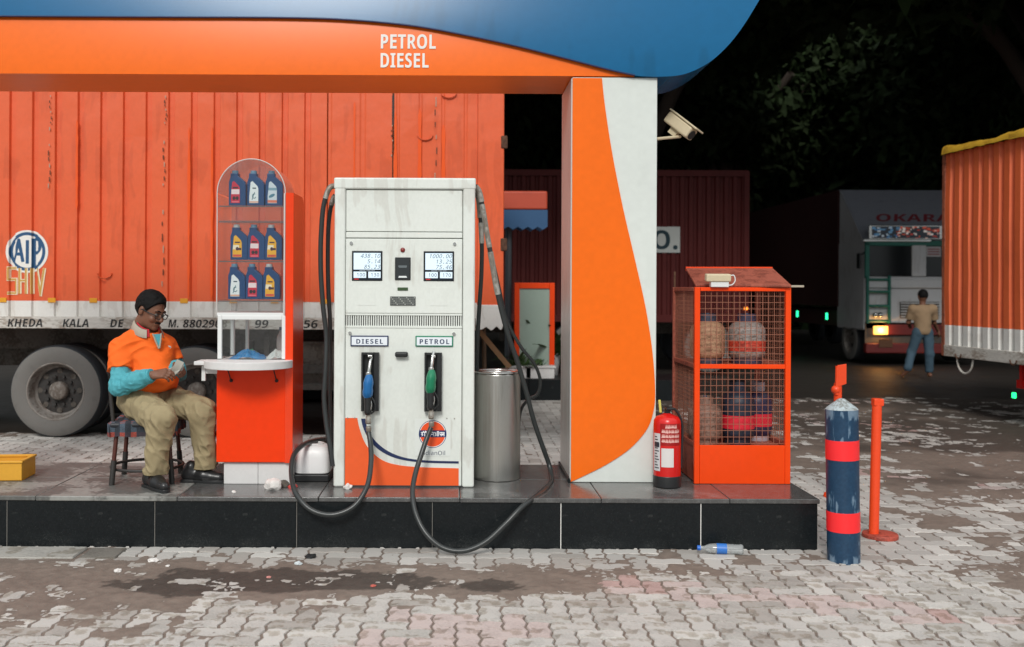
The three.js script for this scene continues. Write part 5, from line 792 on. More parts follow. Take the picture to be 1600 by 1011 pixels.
// ------------------------------------------------------------------ the second island with its board, awning and planters
{
  const d = 14.4, k = d / FOCAL, Z = CAMZ - d, cx = (830 - 715) * k, X = (u) => (u - 715) * k - cx, Y = (v) => EYE - (v - 450) * k;
  const isl = new THREE.Group(); isl.name = 'far_island_plinth'; isl.position.set(cx, 0, Z); info(isl, 'low black granite plinth of the far pump island', null, null, 'structure'); scene.add(isl);
  for (let i = 0; i < 9; i++) mesh('kerb_slab', rbox(0.79, 0.30, 0.03, 0.004, -4.4 + i * 0.795, 0.15, -0.015), M.granite, isl);
  mesh('top_slab', box(7.15, 0.29, 1.1, -1.2, 0.148, -0.582), M.granite, isl);
  const bd = thing('framed_board', 'pale green board in an orange frame on the far island', 'board', [cx + X(838), 0.30, Z - 0.35]);
  const w = 64 * k, h = Y(441) - 0.30;
  mesh('frame', [rbox(0.075, h, 0.10, 0.006, -w / 2 + 0.037, h / 2, 0), rbox(0.075, h, 0.10, 0.006, w / 2 - 0.037, h / 2, 0), rbox(w - 0.152, 0.085, 0.10, 0.006, 0, h - 0.043, 0), rbox(w - 0.152, 0.06, 0.10, 0.006, 0, 0.03, 0)], M.cageOrange, bd);
  mesh('panel', box(w - 0.15, h - 0.14, 0.02, 0, h / 2, 0.015), mat([0.33, 0.42, 0.36], 0.25, { map: blotch }), bd);
  const aw = thing('awning_post', 'small orange and blue scalloped awning on a grey pole', 'awning', [cx + X(797), 0.30, Z - 0.5]);
  mesh('pole', cyl(0.05, 0.05, Y(350) - 0.3, 0, (Y(350) - 0.3) / 2, 0, 16), mat([0.06, 0.07, 0.08], 0.5), aw);
  const half = 0.58, yt = Y(295) - 0.30, ym = Y(325) - 0.3, yb = Y(352) - 0.3;
  mesh('orange_cover', [rbox(2 * half, yt - ym, 0.5, 0.03, -0.02, (yt + ym) / 2, 0)], mat([0.52, 0.07, 0.03], 0.5, { map: blotch }), aw);
  { const pts = [[-half - 0.02, ym - 0.002], [-half - 0.02, yb]]; for (let i = 0; i < 8; i++) { const x = -half - 0.02 + (i + 0.5) * half / 4; pts.push([x, yb - 0.045], [x + half / 8, yb]); } pts.push([half - 0.02, ym - 0.002]); mesh('blue_valance', [prism(pts, 0.02, 0).translate(0, 0, 0.232), prism(pts, 0.02, 0).translate(0, 0, -0.25)], mat([0.02, 0.085, 0.20], 0.5), aw); }
  const leafG = (() => { const g = new THREE.PlaneGeometry(0.05, 0.4, 2, 6).translate(0, 0.2, 0), p = g.attributes.position; for (let i = 0; i < p.count; i++) { const f = p.getY(i) / 0.4; p.setX(i, p.getX(i) * (0.3 + 2.2 * f * (1 - f) + 0.1 * (1 - f))); p.setZ(i, -0.16 * f * f + Math.abs(p.getX(i)) * 0.3); p.setY(i, p.getY(i) * (1 - 0.16 * f)); } g.computeVertexNormals(); return g; })();
  const plant = (name, label, x, y, z, n, s, spread, potG, cat = 'plant') => { const o = thing(name, label, cat, [cx + x, y, Z + z]); if (potG) mesh('pot', potG, M.whiteBoard, o); const list = []; const r = mulberry(Math.round(x * 1000) + 7); for (let i = 0; i < n; i++) { const g = leafG.clone().scale(s, s * (0.6 + 0.6 * r()), s); g.rotateX(-spread * (0.15 + r())); g.rotateY(r() * 6.283); g.translate((r() - 0.5) * 0.1 * s * 2, potG ? 0.14 : 0, (r() - 0.5) * 0.1); list.push(g); } mesh('foliage', list, M.leafBright, o); return o; };
  const trough = (w2) => [rbox(w2, 0.17, 0.2, 0.012, 0, 0.09, 0), rbox(w2 + 0.04, 0.03, 0.24, 0.008, 0, 0.178, 0)];
  plant('planter', 'white trough planter with trailing leaves before the green board', X(845), 0.30, -0.16, 10, 0.5, 1.0, trough(0.42));
  plant('planter', 'white trough planter with bushy green plant beside the awning pole', X(812), 0.30, -0.16, 46, 0.95, 1.1, trough(0.36));
  plant('palm_plant', 'dark leafy palm behind the framed board', X(866), 0.30, -0.8, 34, 2.3, 1.0, [lathe([[0.001, 0], [0.14, 0], [0.18, 0.3], [0.17, 0.31]], 20)]);
  // crate boards and a green drum between the islands
  const br = thing('timber_props', 'weathered timber boards leaning behind the dispenser', 'timber', [0.36, 0, -5.6]);
  mesh('board', rod([-0.02, 0.0, 0], [-0.05, 1.3, -0.2], 0.03, 6), mat([0.16, 0.10, 0.06], 0.8), br);
  mesh('board', box(0.06, 0.62, 0.03, 0, 0, 0).rotateZ(0.7).translate(0.06, 0.92, 0.03), mat([0.36, 0.20, 0.10], 0.8), br);
  const dr = thing('green_drum', 'green plastic drum behind the steel bin', 'drum', [0.50, 0, -5.3]);
  mesh('barrel', lathe([[0.001, 0], [0.17, 0], [0.185, 0.03], [0.185, 0.5], [0.17, 0.6], [0.1, 0.66], [0.001, 0.67]], 28), mat([0.01, 0.10, 0.05], 0.4), dr);
  mesh('lid', cyl(0.1, 0.1, 0.03, 0, 0.68, 0), M.black, dr);
}

// ------------------------------------------------------------------ trees over and behind the yard
{
  const r = mulberry(31);
  const clump = (n, size, lw, ll) => { const list = []; for (let i = 0; i < n; i++) { const g = new THREE.PlaneGeometry(lw, ll, 1, 2), p = g.attributes.position; for (let q = 0; q < p.count; q++) { const f = p.getY(q) / ll; p.setX(q, p.getX(q) * (1 - 1.5 * Math.abs(f))); p.setZ(q, -0.25 * ll * f * f * 4 * 0.3); } g.rotateX(r() * 3 - 1.5); g.rotateY(r() * 6.283); const a = r() * 6.283, u = 2 * r() - 1, rad = size * Math.cbrt(r()), s = Math.sqrt(1 - u * u); g.translate(rad * s * Math.cos(a), rad * u, rad * s * Math.sin(a)); list.push(g); } const g = merge(list); g.computeVertexNormals(); return g; };
  const fine = clump(26, 0.55, 0.16, 0.34), wide = clump(26, 0.8, 0.32, 0.6);
  const leafM = mat([0.018, 0.030, 0.011], 0.85, { specularIntensity: 0.25, side: THREE.DoubleSide });
  const dummy = new THREE.Object3D();
  function fill(im, n, pick) { for (let i = 0; i < n; i++) { const [x, y, z, s] = pick(); dummy.position.set(x, y, z); dummy.rotation.set(r() * 6.28, r() * 6.28, r() * 6.28); dummy.scale.setScalar(s); dummy.updateMatrix(); im.setMatrixAt(i, dummy.matrix); const v = 0.6 + 0.8 * r(); im.setColorAt(i, lin(v, v * (0.9 + 0.2 * r()), v)); } im.castShadow = im.receiveShadow = true; }
  const trees = [ // x, z, trunk radius, crown: height of centre, half sizes, clumps
    [-3.5, -15.8, 0.34, 9.6, 6.5, 3.0, 5.2, 2600, 'spreading dark tree whose crown roofs the yard behind the orange truck'],
    [4.2, -17.6, 0.42, 9.9, 7.0, 3.2, 7.2, 3300, 'spreading dark tree behind the maroon truck'],
    [13.2, -15.0, 0.40, 9.9, 6.6, 3.1, 7.0, 3200, 'spreading dark tree over the decorated lorry'],
    [21.0, -14.0, 0.4, 9.6, 6.0, 3.2, 7.0, 2400, 'dark tree beyond the roadside container'],
    [-4.6, -8.4, 0.3, 9.3, 6.5, 2.6, 4.4, 2300, 'added unseen shading tree between the orange and the maroon truck', 3.6, -0.8],  // added crown above view, keeps skylight off the maroon truck
    [12.6, -9.3, 0.34, 8.9, 7.6, 2.6, 4.8, 3000, 'added out of view shading tree beside the roadside container', -3.2, -0.4],  // unseen tree put in to darken the back of the yard
    [1.6, -25.5, 0.3, 7.2, 5.0, 5.0, 3.2, 2200, 'dense tree filling the gap beside the portal column'],
    [9.5, -29.0, 0.35, 9.2, 6.0, 5.5, 4.0, 2400, 'tall dense tree far behind the lorry'],
    [18.5, -27.0, 0.35, 9.0, 6.5, 5.5, 4.0, 2400, 'tall dense tree at the far end of the yard'],
  ];
  for (const [x, z, tr, cy, rx, ry, rz, n, label, ox = 0, oz = 0] of trees) {
    const t = thing('shade_tree', label, 'tree', [x, 0, z], 0, 'dark trees of the yard');
    const limbs = [tube([[0, -0.3, 0], [0.1, cy * 0.3, 0.05], [-0.08, cy * 0.55, 0], [0.05, cy * 0.85, 0]], tr, 20, 10)];
    for (let i = 0; i < 7; i++) { const a = i / 7 * 6.283 + r(); limbs.push(tube([[0, cy * (0.42 + 0.05 * (i % 3)), 0], [ox * 0.5 + Math.cos(a) * rx * 0.3, cy * 0.78, oz * 0.5 + Math.sin(a) * rz * 0.3], [ox + Math.cos(a) * rx * 0.7, cy * (0.92 + 0.16 * r()), oz + Math.sin(a) * rz * 0.7]], tr * 0.4, 12, 7)); }
    mesh('trunk', limbs, M.bark, t);
    const im = new THREE.InstancedMesh(fine, leafM, n); im.name = 'crown'; im.userData.kind = 'stuff';
    const lobes = []; for (let i = 0; i < 16; i++) { const a = r() * 6.283, q = Math.sqrt(r()) * 0.8; lobes.push([Math.cos(a) * q * rx, (r() - 0.45) * ry, Math.sin(a) * q * rz, 0.3 + 0.25 * r()]); }
    fill(im, n, () => { const l = lobes[Math.floor(r() * lobes.length)]; const a = r() * 6.283, u = 2 * r() - 1, s = Math.sqrt(1 - u * u), q = Math.cbrt(0.25 + 0.75 * r()) * l[3]; return [ox + l[0] + q * rx * s * Math.cos(a), cy + l[1] + q * ry * 1.1 * u, oz + l[2] + q * rz * s * Math.sin(a), 0.8 + 0.7 * r()]; });
    t.add(im);
  }
  const n = 9000, im = new THREE.InstancedMesh(wide, leafM, n); im.name = 'far_wood'; info(im, 'dense dark wood closing the yard behind the trucks', 'wood', null, 'stuff');
  fill(im, n, () => { const x = -22 + 66 * r(); return [x, -0.5 + 19 * Math.pow(r(), 0.9) * (0.85 + 0.25 * fbm(x * 0.3, 1, 3, 0, 8)), -36 - 5 * r() + 0.012 * (x - 8) * (x - 8), 0.9 + 0.9 * r()]; });
  scene.add(im);
}

// ------------------------------------------------------------------ people: distance fields meshed as one skin
const cap = (a, b, r1, r2 = r1) => { const [ax, ay, az] = a, bx = b[0] - ax, by = b[1] - ay, bz = b[2] - az, bb = bx * bx + by * by + bz * bz; return (x, y, z) => { const px = x - ax, py = y - ay, pz = z - az; let h = (px * bx + py * by + pz * bz) / bb; h = h < 0 ? 0 : h > 1 ? 1 : h; const dx = px - bx * h, dy = py - by * h, dz = pz - bz * h; return Math.sqrt(dx * dx + dy * dy + dz * dz) - (r1 + (r2 - r1) * h); }; };
const ell = (c, r) => (x, y, z) => { const px = (x - c[0]) / r[0], py = (y - c[1]) / r[1], pz = (z - c[2]) / r[2], k0 = Math.sqrt(px * px + py * py + pz * pz), qx = px / r[0], qy = py / r[1], qz = pz / r[2], k1 = Math.sqrt(qx * qx + qy * qy + qz * qz); return k1 < 1e-9 ? -Math.min(...r) : k0 * (k0 - 1) / k1; };
const blend = (k, ...fs) => (x, y, z) => { let d = fs[0](x, y, z); for (let i = 1; i < fs.length; i++) { const e = fs[i](x, y, z), h = Math.max(k - Math.abs(d - e), 0) / k; d = Math.min(d, e) - h * h * k * 0.25; } return d; };
const cut = (f, n, o) => (x, y, z) => Math.max(f(x, y, z), (x - o[0]) * n[0] + (y - o[1]) * n[1] + (z - o[2]) * n[2]);
const rough = (f, amp, freq, sx = 1, sy = 1) => (x, y, z) => { const d = f(x, y, z); return d > 0.05 ? d : d + amp * (vn3(x * freq * sx + 7, y * freq * sy + 3, z * freq * sx + 20) - 0.5); };
function skinOf(f, lo, hi, h) {
  const nx = Math.ceil((hi[0] - lo[0]) / h) + 1, ny = Math.ceil((hi[1] - lo[1]) / h) + 1, nz = Math.ceil((hi[2] - lo[2]) / h) + 1;
  const val = new Float32Array(nx * ny * nz), id = new Int32Array(nx * ny * nz).fill(-1), I = (i, j, k) => (k * ny + j) * nx + i;
  for (let k = 0; k < nz; k++) for (let j = 0; j < ny; j++) for (let i = 0; i < nx; i++) val[I(i, j, k)] = f(lo[0] + i * h, lo[1] + j * h, lo[2] + k * h);
  const pos = [], idx = [], C = [[0, 0, 0], [1, 0, 0], [0, 1, 0], [1, 1, 0], [0, 0, 1], [1, 0, 1], [0, 1, 1], [1, 1, 1]], E = [[0, 1], [2, 3], [4, 5], [6, 7], [0, 2], [1, 3], [4, 6], [5, 7], [0, 4], [1, 5], [2, 6], [3, 7]];
  for (let k = 0; k < nz - 1; k++) for (let j = 0; j < ny - 1; j++) for (let i = 0; i < nx - 1; i++) {
    const v = C.map(([a, b, c]) => val[I(i + a, j + b, k + c)]); let neg = 0; for (const q of v) if (q < 0) neg++; if (neg === 0 || neg === 8) continue;
    let sx = 0, sy = 0, sz = 0, n = 0; for (const [a, b] of E) if ((v[a] < 0) !== (v[b] < 0)) { const t = v[a] / (v[a] - v[b]); sx += C[a][0] + t * (C[b][0] - C[a][0]); sy += C[a][1] + t * (C[b][1] - C[a][1]); sz += C[a][2] + t * (C[b][2] - C[a][2]); n++; }
    id[I(i, j, k)] = pos.length / 3; pos.push(lo[0] + (i + sx / n) * h, lo[1] + (j + sy / n) * h, lo[2] + (k + sz / n) * h);
  }
  for (let k = 1; k < nz - 1; k++) for (let j = 1; j < ny - 1; j++) for (let i = 1; i < nx - 1; i++) {
    const a = val[I(i, j, k)] < 0;
    const quad = (p, q, s, t, flip) => { if (p < 0 || q < 0 || s < 0 || t < 0) return; if (flip) idx.push(p, s, q, p, t, s); else idx.push(p, q, s, p, s, t); };
    if (a !== (val[I(i + 1, j, k)] < 0)) quad(id[I(i, j - 1, k - 1)], id[I(i, j, k - 1)], id[I(i, j, k)], id[I(i, j - 1, k)], !a);
    if (a !== (val[I(i, j + 1, k)] < 0)) quad(id[I(i - 1, j, k - 1)], id[I(i - 1, j, k)], id[I(i, j, k)], id[I(i, j, k - 1)], !a);
    if (a !== (val[I(i, j, k + 1)] < 0)) quad(id[I(i - 1, j - 1, k)], id[I(i, j - 1, k)], id[I(i, j, k)], id[I(i - 1, j, k)], !a);
  }
  const g = new THREE.BufferGeometry(); g.setAttribute('position', new THREE.Float32BufferAttribute(pos, 3)); g.setIndex(idx);
  const nor = new Float32Array(pos.length), e = h * 0.6; for (let i = 0; i < pos.length; i += 3) { const x = pos[i], y = pos[i + 1], z = pos[i + 2]; const n = V(f(x + e, y, z) - f(x - e, y, z), f(x, y + e, z) - f(x, y - e, z), f(x, y, z + e) - f(x, y, z - e)).normalize(); nor.set([n.x, n.y, n.z], i); }
  g.setAttribute('normal', new THREE.BufferAttribute(nor, 3)); return g;
}
const mix = (a, b, t) => a.map((v, i) => v + (b[i] - v) * t);
// five fingers on a palm; frame: dir = along the hand, nrm = back of the hand, side = towards the thumb
function handField(wrist, dir, nrm, curl, mirror, sc = 1) {
  const D = V(...dir).normalize(), N = V(...nrm).addScaledVector(D, -V(...nrm).dot(D)).normalize(), S = D.clone().cross(N).multiplyScalar(mirror), W = V(...wrist);
  const p = (a, s, n) => { const q = W.clone().addScaledVector(D, a * sc).addScaledVector(S, s * sc).addScaledVector(N, n * sc); return [q.x, q.y, q.z]; };
  const fs = [cap(p(0, 0, 0), p(0.03, 0, 0), 0.026 * sc, 0.024 * sc)];
  for (let i = 0; i < 4; i++) { const s = 0.033 - 0.021 * i; fs.push(cap(p(0.02, s * 0.7, 0), p(0.088 - 0.004 * Math.abs(i - 1), s, 0.002), 0.015 * sc, 0.012 * sc)); }
  const palm = blend(0.015 * sc, ...fs), fing = [], len = [0.066, 0.076, 0.07, 0.055];
  for (let i = 0; i < 4; i++) { const s = 0.033 - 0.021 * i, l = len[i], c1 = curl[0] + 0.06 * i, c2 = c1 + curl[1], c3 = c2 + curl[1] * 0.8; const b = [0.088 - 0.004 * Math.abs(i - 1), s, 0.002]; const q1 = [b[0] + l * 0.45 * Math.cos(c1), s * 0.97, b[2] - l * 0.45 * Math.sin(c1)], q2 = [q1[0] + l * 0.32 * Math.cos(c2), s * 0.95, q1[2] - l * 0.32 * Math.sin(c2)], q3 = [q2[0] + l * 0.26 * Math.cos(c3), s * 0.93, q2[2] - l * 0.26 * Math.sin(c3)]; fing.push(blend(0.004 * sc, cap(p(...b), p(...q1), 0.0095 * sc, 0.0088 * sc), cap(p(...q1), p(...q2), 0.0088 * sc, 0.0082 * sc), cap(p(...q2), p(...q3), 0.0082 * sc, 0.007 * sc))); }
  const thumb = blend(0.004 * sc, cap(p(0.02, 0.022, -0.006), p(0.05, 0.05, -0.016), 0.0145 * sc, 0.0115 * sc), cap(p(0.05, 0.05, -0.016), p(0.078, 0.054, -0.024), 0.011 * sc, 0.0098 * sc), cap(p(0.078, 0.054, -0.024), p(0.1, 0.05, -0.03), 0.0098 * sc, 0.008 * sc));
  return (x, y, z) => { let d = palm(x, y, z); for (const f of [...fing, thumb]) { const e = f(x, y, z), k = 0.006 * sc, h = Math.max(k - Math.abs(d - e), 0) / k; d = Math.min(d, e) - h * h * k * 0.25; } return d; };
}
// a head in its own frame: x to its own right-hand side, y up, z forward
const cran = ell([0, 0.036, -0.016], [0.078, 0.090, 0.098]);
const sub = (f, g, k) => (x, y, z) => { const a = f(x, y, z), b = -g(x, y, z), h = Math.max(k - Math.abs(a - b), 0) / k; return Math.max(a, b) + h * h * k * 0.25; };
let faceF = blend(0.03, cran, ell([0, -0.028, 0.028], [0.063, 0.082, 0.066]), cap([0, -0.082, 0.052], [0, -0.062, 0.02], 0.034, 0.05), cap([0, -0.07, -0.025], [0, -0.19, -0.05], 0.056, 0.062));
faceF = sub(faceF, cap([-0.033, 0.006, 0.102], [-0.024, 0.006, 0.104], 0.015), 0.016); faceF = sub(faceF, cap([0.033, 0.006, 0.102], [0.024, 0.006, 0.104], 0.015), 0.016);
faceF = blend(0.010, faceF, cap([0, 0.012, 0.092], [0, -0.026, 0.112], 0.008, 0.013), ell([-0.014, -0.030, 0.098], [0.010, 0.008, 0.010]), ell([0.014, -0.030, 0.098], [0.010, 0.008, 0.010]), cap([-0.04, 0.028, 0.083], [0.04, 0.028, 0.083], 0.009), ell([0, -0.0555, 0.091], [0.024, 0.005, 0.009]), ell([0, -0.066, 0.088], [0.021, 0.006, 0.010]), ell([0, -0.092, 0.076], [0.024, 0.02, 0.018]), ell([-0.08, -0.002, -0.012], [0.009, 0.032, 0.019]), ell([0.08, -0.002, -0.012], [0.009, 0.032, 0.019]), ell([-0.036, -0.03, 0.068], [0.026, 0.024, 0.022]), ell([0.036, -0.03, 0.068], [0.026, 0.024, 0.022]));
const hairF = (x, y, z) => Math.max(cran(x, y, z) - 0.011 - 0.006 * vn3(x * 60, y * 60, z * 60) - 0.008 * step(0.07, 0.13, y), z - (0.034 + (y - 0.02) * 0.62), -0.075 - y + 0.4 * Math.max(0, z + 0.03), -(Math.hypot((y + 0.004) / 1.3, z + 0.008) - 0.028) * (Math.abs(x) > 0.055 ? 1 : 0) - (Math.abs(x) > 0.055 ? 0 : 1));
const browns = { skin: mat([0.185, 0.080, 0.046], 0.5, { bumpMap: again(grit, 6), bumpScale: 0.0006 }), hair: mat([0.006, 0.0055, 0.0055], 0.7, { specularIntensity: 0.35, bumpMap: again(grit, 10), bumpScale: 0.004 }) };
{ // the attendant on the stool
  const O = [-2.10, IY, -0.55], t = thing('person', 'person in orange polo and khaki trousers sitting on a stool counting notes', 'person', O);
  const put = (name, g, m, parent = t) => mesh(name, (Array.isArray(g) ? merge(g) : g).translate(-O[0], -O[1], -O[2]), m, parent);
  const hipR = [-2.165, 0.85, -0.53], hipL = [-2.045, 0.85, -0.67], kneeR = [-1.905, 0.765, -0.215], kneeL = [-1.70, 0.79, -0.44], ankR = [-1.955, 0.41, -0.265], ankL = [-1.672, 0.41, -0.475];
  const shR = [-2.252, 1.205, -0.480], shL = [-2.03, 1.205, -0.725], elR = [-2.225, 0.965, -0.375], elL = [-1.945, 1.025, -0.70], wrR = [-1.985, 1.045, -0.275], wrL = [-1.878, 1.085, -0.45];
  const headC = V(-2.084, 1.452, -0.566), F = V(0.86, -0.36, 0.44).normalize(), U0 = V(0.16, 1, 0.0), Rv = F.clone().cross(U0).normalize(), U = Rv.clone().cross(F), HM = new THREE.Matrix4().makeBasis(Rv.clone().negate(), U, F).setPosition(headC);
  const handR = handField(wrR, [0.93, 0.12, 0.14], [-0.25, 0.8, 0.6], [0.45, 0.55], -1, 1.02), handL = handField(wrL, [0.62, -0.10, 0.62], [0.5, 0.55, -0.6], [0.5, 0.6], 1, 1.0);
  // skin: head, neck, arms, hands, torso and legs joined
  const body = blend(0.05, cap([-2.10, 0.86, -0.60], [-2.12, 1.16, -0.60], 0.12, 0.13), cap(shR, shL, 0.06), cap(shR, elR, 0.045, 0.038), cap(elR, wrR, 0.038, 0.026), cap(shL, elL, 0.045, 0.038), cap(elL, wrL, 0.038, 0.026), cap(hipR, kneeR, 0.075, 0.052), cap(kneeR, ankR, 0.05, 0.036), cap(hipL, kneeL, 0.075, 0.052), cap(kneeL, ankL, 0.05, 0.036), cap([-2.13, 1.22, -0.60], [-2.118, 1.33, -0.588], 0.06, 0.052));
  const around = (p, r) => [p.map((v) => v - r), p.map((v) => v + r)];
  const headG = skinOf(faceF, [-0.1, -0.2, -0.13], [0.1, 0.14, 0.14], 0.0038).applyMatrix4(HM);
  const hr = mix(wrR, [wrR[0] + 0.12, wrR[1], wrR[2] + 0.02], 0.6), hl = mix(wrL, [wrL[0] + 0.1, wrL[1], wrL[2] + 0.1], 0.6);
  put('body', merge(skinOf(body, [-2.42, 0.34, -0.88], [-1.56, 1.40, -0.10], 0.012), headG, skinOf(handR, ...around(hr, 0.15), 0.0034), skinOf(handL, ...around(hl, 0.15), 0.0034)), browns.skin);
  const hg = skinOf(hairF, [-0.11, -0.12, -0.15], [0.11, 0.17, 0.12], 0.0042).applyMatrix4(HM); put('hair', hg, browns.hair);
  put('moustache', skinOf(blend(0.008, cap([0, -0.044, 0.1015], [-0.024, -0.052, 0.091], 0.0085, 0.004), cap([0, -0.044, 0.1015], [0.026, -0.053, 0.091], 0.0085, 0.004)), [-0.045, -0.07, 0.07], [0.045, -0.03, 0.12], 0.0022).applyMatrix4(HM), browns.hair);
  put('eyebrows', merge(tube([[-0.05, 0.026, 0.083], [-0.03, 0.034, 0.0925], [-0.013, 0.029, 0.096]], 0.0042, 12, 6), tube([[0.05, 0.026, 0.083], [0.03, 0.034, 0.0925], [0.013, 0.029, 0.096]], 0.0042, 12, 6)).applyMatrix4(HM), browns.hair);
  for (const s of [-1, 1]) put('eye', new THREE.SphereGeometry(0.0115, 14, 10).translate(s * 0.031, 0.004, 0.083).applyMatrix4(HM), mat([0.16, 0.13, 0.11], 0.25));
  const lens = (s) => { const q = []; for (let i = 0; i < 24; i++) { const a = i / 24 * 6.283, c = Math.cos(a), n = Math.sin(a), e = 0.55; q.push(V(s * 0.032 + 0.026 * Math.sign(c) * Math.abs(c) ** e, 0.000 + 0.016 * Math.sign(n) * Math.abs(n) ** e, 0.110 - 0.22 * Math.abs(0.032 * s + 0.026 * c) ** 1.15)); } return new THREE.TubeGeometry(new THREE.CatmullRomCurve3(q, true), 48, 0.0028, 6, true); };
  const gl = put('spectacles', merge(lens(-1), lens(1), rod([-0.007, 0.006, 0.111], [0.007, 0.006, 0.111], 0.0018), ...[-1, 1].map((s) => tube([[s * 0.058, 0.006, 0.099], [s * 0.078, 0.008, 0.06], [s * 0.086, 0.01, 0.0], [s * 0.085, 0.0, -0.02]], 0.0036, 20, 6))).applyMatrix4(HM), M.black);
  // clothes
  const polo = mat([0.90, 0.135, 0.006], 0.82, { bumpMap: again(weave, 5), bumpScale: 0.0012 }), cyan = mat([0.075, 0.36, 0.42], 0.75, { bumpMap: again(weave, 5), bumpScale: 0.0012 }), khaki = mat([0.33, 0.265, 0.15], 0.85, { bumpMap: again(weave, 5), bumpScale: 0.0012 });
  const midR = mix(shR, elR, 0.58), midL = mix(shL, elL, 0.60);
  const torso = blend(0.07, cap([-2.135, 0.86, -0.595], [-2.13, 1.12, -0.60], 0.162, 0.138), ell([-2.05, 0.99, -0.53], [0.155, 0.155, 0.15]), cap([-2.215, 1.195, -0.51], [-2.05, 1.195, -0.705], 0.085, 0.08), cap([-2.135, 1.315, -0.60], [-2.215, 1.235, -0.51], 0.058, 0.062), cap([-2.12, 1.305, -0.60], [-2.05, 1.22, -0.70], 0.055, 0.056), cap([-2.14, 1.13, -0.58], [-2.07, 1.14, -0.61], 0.118), cap([-2.13, 1.23, -0.60], [-2.122, 1.30, -0.592], 0.085, 0.068));
  const dn = (a, b) => { const l = Math.hypot(b[0] - a[0], b[1] - a[1], b[2] - a[2]); return [(b[0] - a[0]) / l, (b[1] - a[1]) / l, (b[2] - a[2]) / l]; };
  const slR = cut(cap(shR, mix(shR, elR, 0.9), 0.078, 0.084), dn(shR, elR), midR), slL = cut(cap(shL, mix(shL, elL, 0.9), 0.074, 0.076), dn(shL, elL), midL);
  let shirt = blend(0.014, torso, slR, slL); shirt = cut(shirt, [0.30, -0.95, 0.05], [-2.09, 0.878, -0.56]);
  const wrinkle = (x, y, z) => -0.009 * (1 - 1.6 * Math.abs(2 * vn3(x * 6 + y * 9, y * 16 - x * 9, z * 6) - 1)) - 0.005 * (1 - 1.6 * Math.abs(2 * vn3(x * 14, y * 30 + x * 10, z * 14) - 1)) + 0.004;
  const neckHole = cap([-2.122, 1.27, -0.592], [-2.09, 1.42, -0.56], 0.066, 0.085);
  const shirtF = (x, y, z) => { const d = shirt(x, y, z); return Math.max(d > 0.06 ? d : d + wrinkle(x, y, z), -neckHole(x, y, z)); };
  put('polo_shirt', skinOf(shirtF, [-2.46, 0.72, -0.93], [-1.82, 1.40, -0.30], 0.0075), polo);
  const folds = (x, y, z, a) => -0.011 * (1 - 1.6 * Math.abs(2 * vn3((x + z) * 13, y * 14 + (x - z) * 10, z * 13 + a) - 1)) - 0.006 * (1 - 1.6 * Math.abs(2 * vn3(x * 34, y * 30, z * 34) - 1)) + 0.006;
  const sleeve = (sh, el, wr, a) => { const f = blend(0.02, cap(mix(sh, el, 0.5), el, 0.062, 0.064), cap(el, mix(el, wr, 0.55), 0.064, 0.053), cap(mix(el, wr, 0.5), mix(el, wr, 0.97), 0.054, 0.042)); const n = dn(el, wr); return cut((x, y, z) => { const d = f(x, y, z); return d > 0.05 ? d : d + folds(x, y, z, a); }, n, mix(el, wr, 0.95)); };
  put('undershirt_sleeve', skinOf(sleeve(shR, elR, wrR, 1), [-2.38, 0.85, -0.56], [-1.92, 1.2, -0.18], 0.006), cyan);
  put('undershirt_sleeve', skinOf(sleeve(shL, elL, wrL, 5), [-2.08, 0.9, -0.82], [-1.78, 1.25, -0.36], 0.006), cyan);
  const cuff = (el, wr) => { const n = dn(el, wr); return cut(cut(cap(mix(el, wr, 0.72), wr, 0.046, 0.045), n, mix(el, wr, 1.0)), n.map((v) => -v), mix(el, wr, 0.84)); };
  put('cuff', skinOf(cuff(elR, wrR), [-2.12, 0.93, -0.40], [-1.90, 1.15, -0.18], 0.005), cyan);
  put('cuff', skinOf(cuff(elL, wrL), [-2.0, 0.97, -0.62], [-1.78, 1.19, -0.36], 0.005), cyan);
  // collar: grey stand with a red lining and a short open placket
  const ring = (r, c, y, sweep, thick, hgt, off) => { const pos = [], idx = []; const N = 40; for (let i = 0; i <= N; i++) { const a = off + sweep * (i / N - 0.5), c0 = Math.cos(a), s0 = Math.sin(a); for (const [q, hh] of [[0, hgt], [thick, hgt * 0.85], [thick + 0.02, -hgt * 0.6], [0.004, -hgt * 0.4]]) { const drop = -0.062 * step(0.7, sweep / 2, Math.abs(a - off)); pos.push(c[0] + (r + q) * c0 * 1.0, y + hh + drop, c[2] + (r + q) * s0); } } for (let i = 0; i < N; i++) for (let j = 0; j < 4; j++) { const a = i * 4 + j, b = i * 4 + (j + 1) % 4, d = a + 4, e = b + 4; idx.push(a, b, d, b, e, d); } const g = new THREE.BufferGeometry(); g.setAttribute('position', new THREE.Float32BufferAttribute(pos, 3)); g.setIndex(idx); g.computeVertexNormals(); return g; };
  const facing = Math.atan2(0.62, 0.78) + Math.PI;
  put('collar', ring(0.078, [-2.112, 0, -0.585], 1.358, 5.0, 0.014, 0.036, facing), mat([0.40, 0.35, 0.28], 0.85, { side: THREE.DoubleSide }));
  put('collar_lining', ring(0.071, [-2.108, 0, -0.582], 1.364, 5.3, 0.004, 0.034, facing), mat([0.50, 0.02, 0.03], 0.85, { side: THREE.DoubleSide }));
  put('placket', [prism([[-0.026, 0.0], [0.026, 0.0], [0.012, -0.085], [-0.006, -0.095]], 0.006, 0.001).rotateX(-0.32).rotateY(0.72).translate(-2.026, 1.298, -0.512)], cyan);
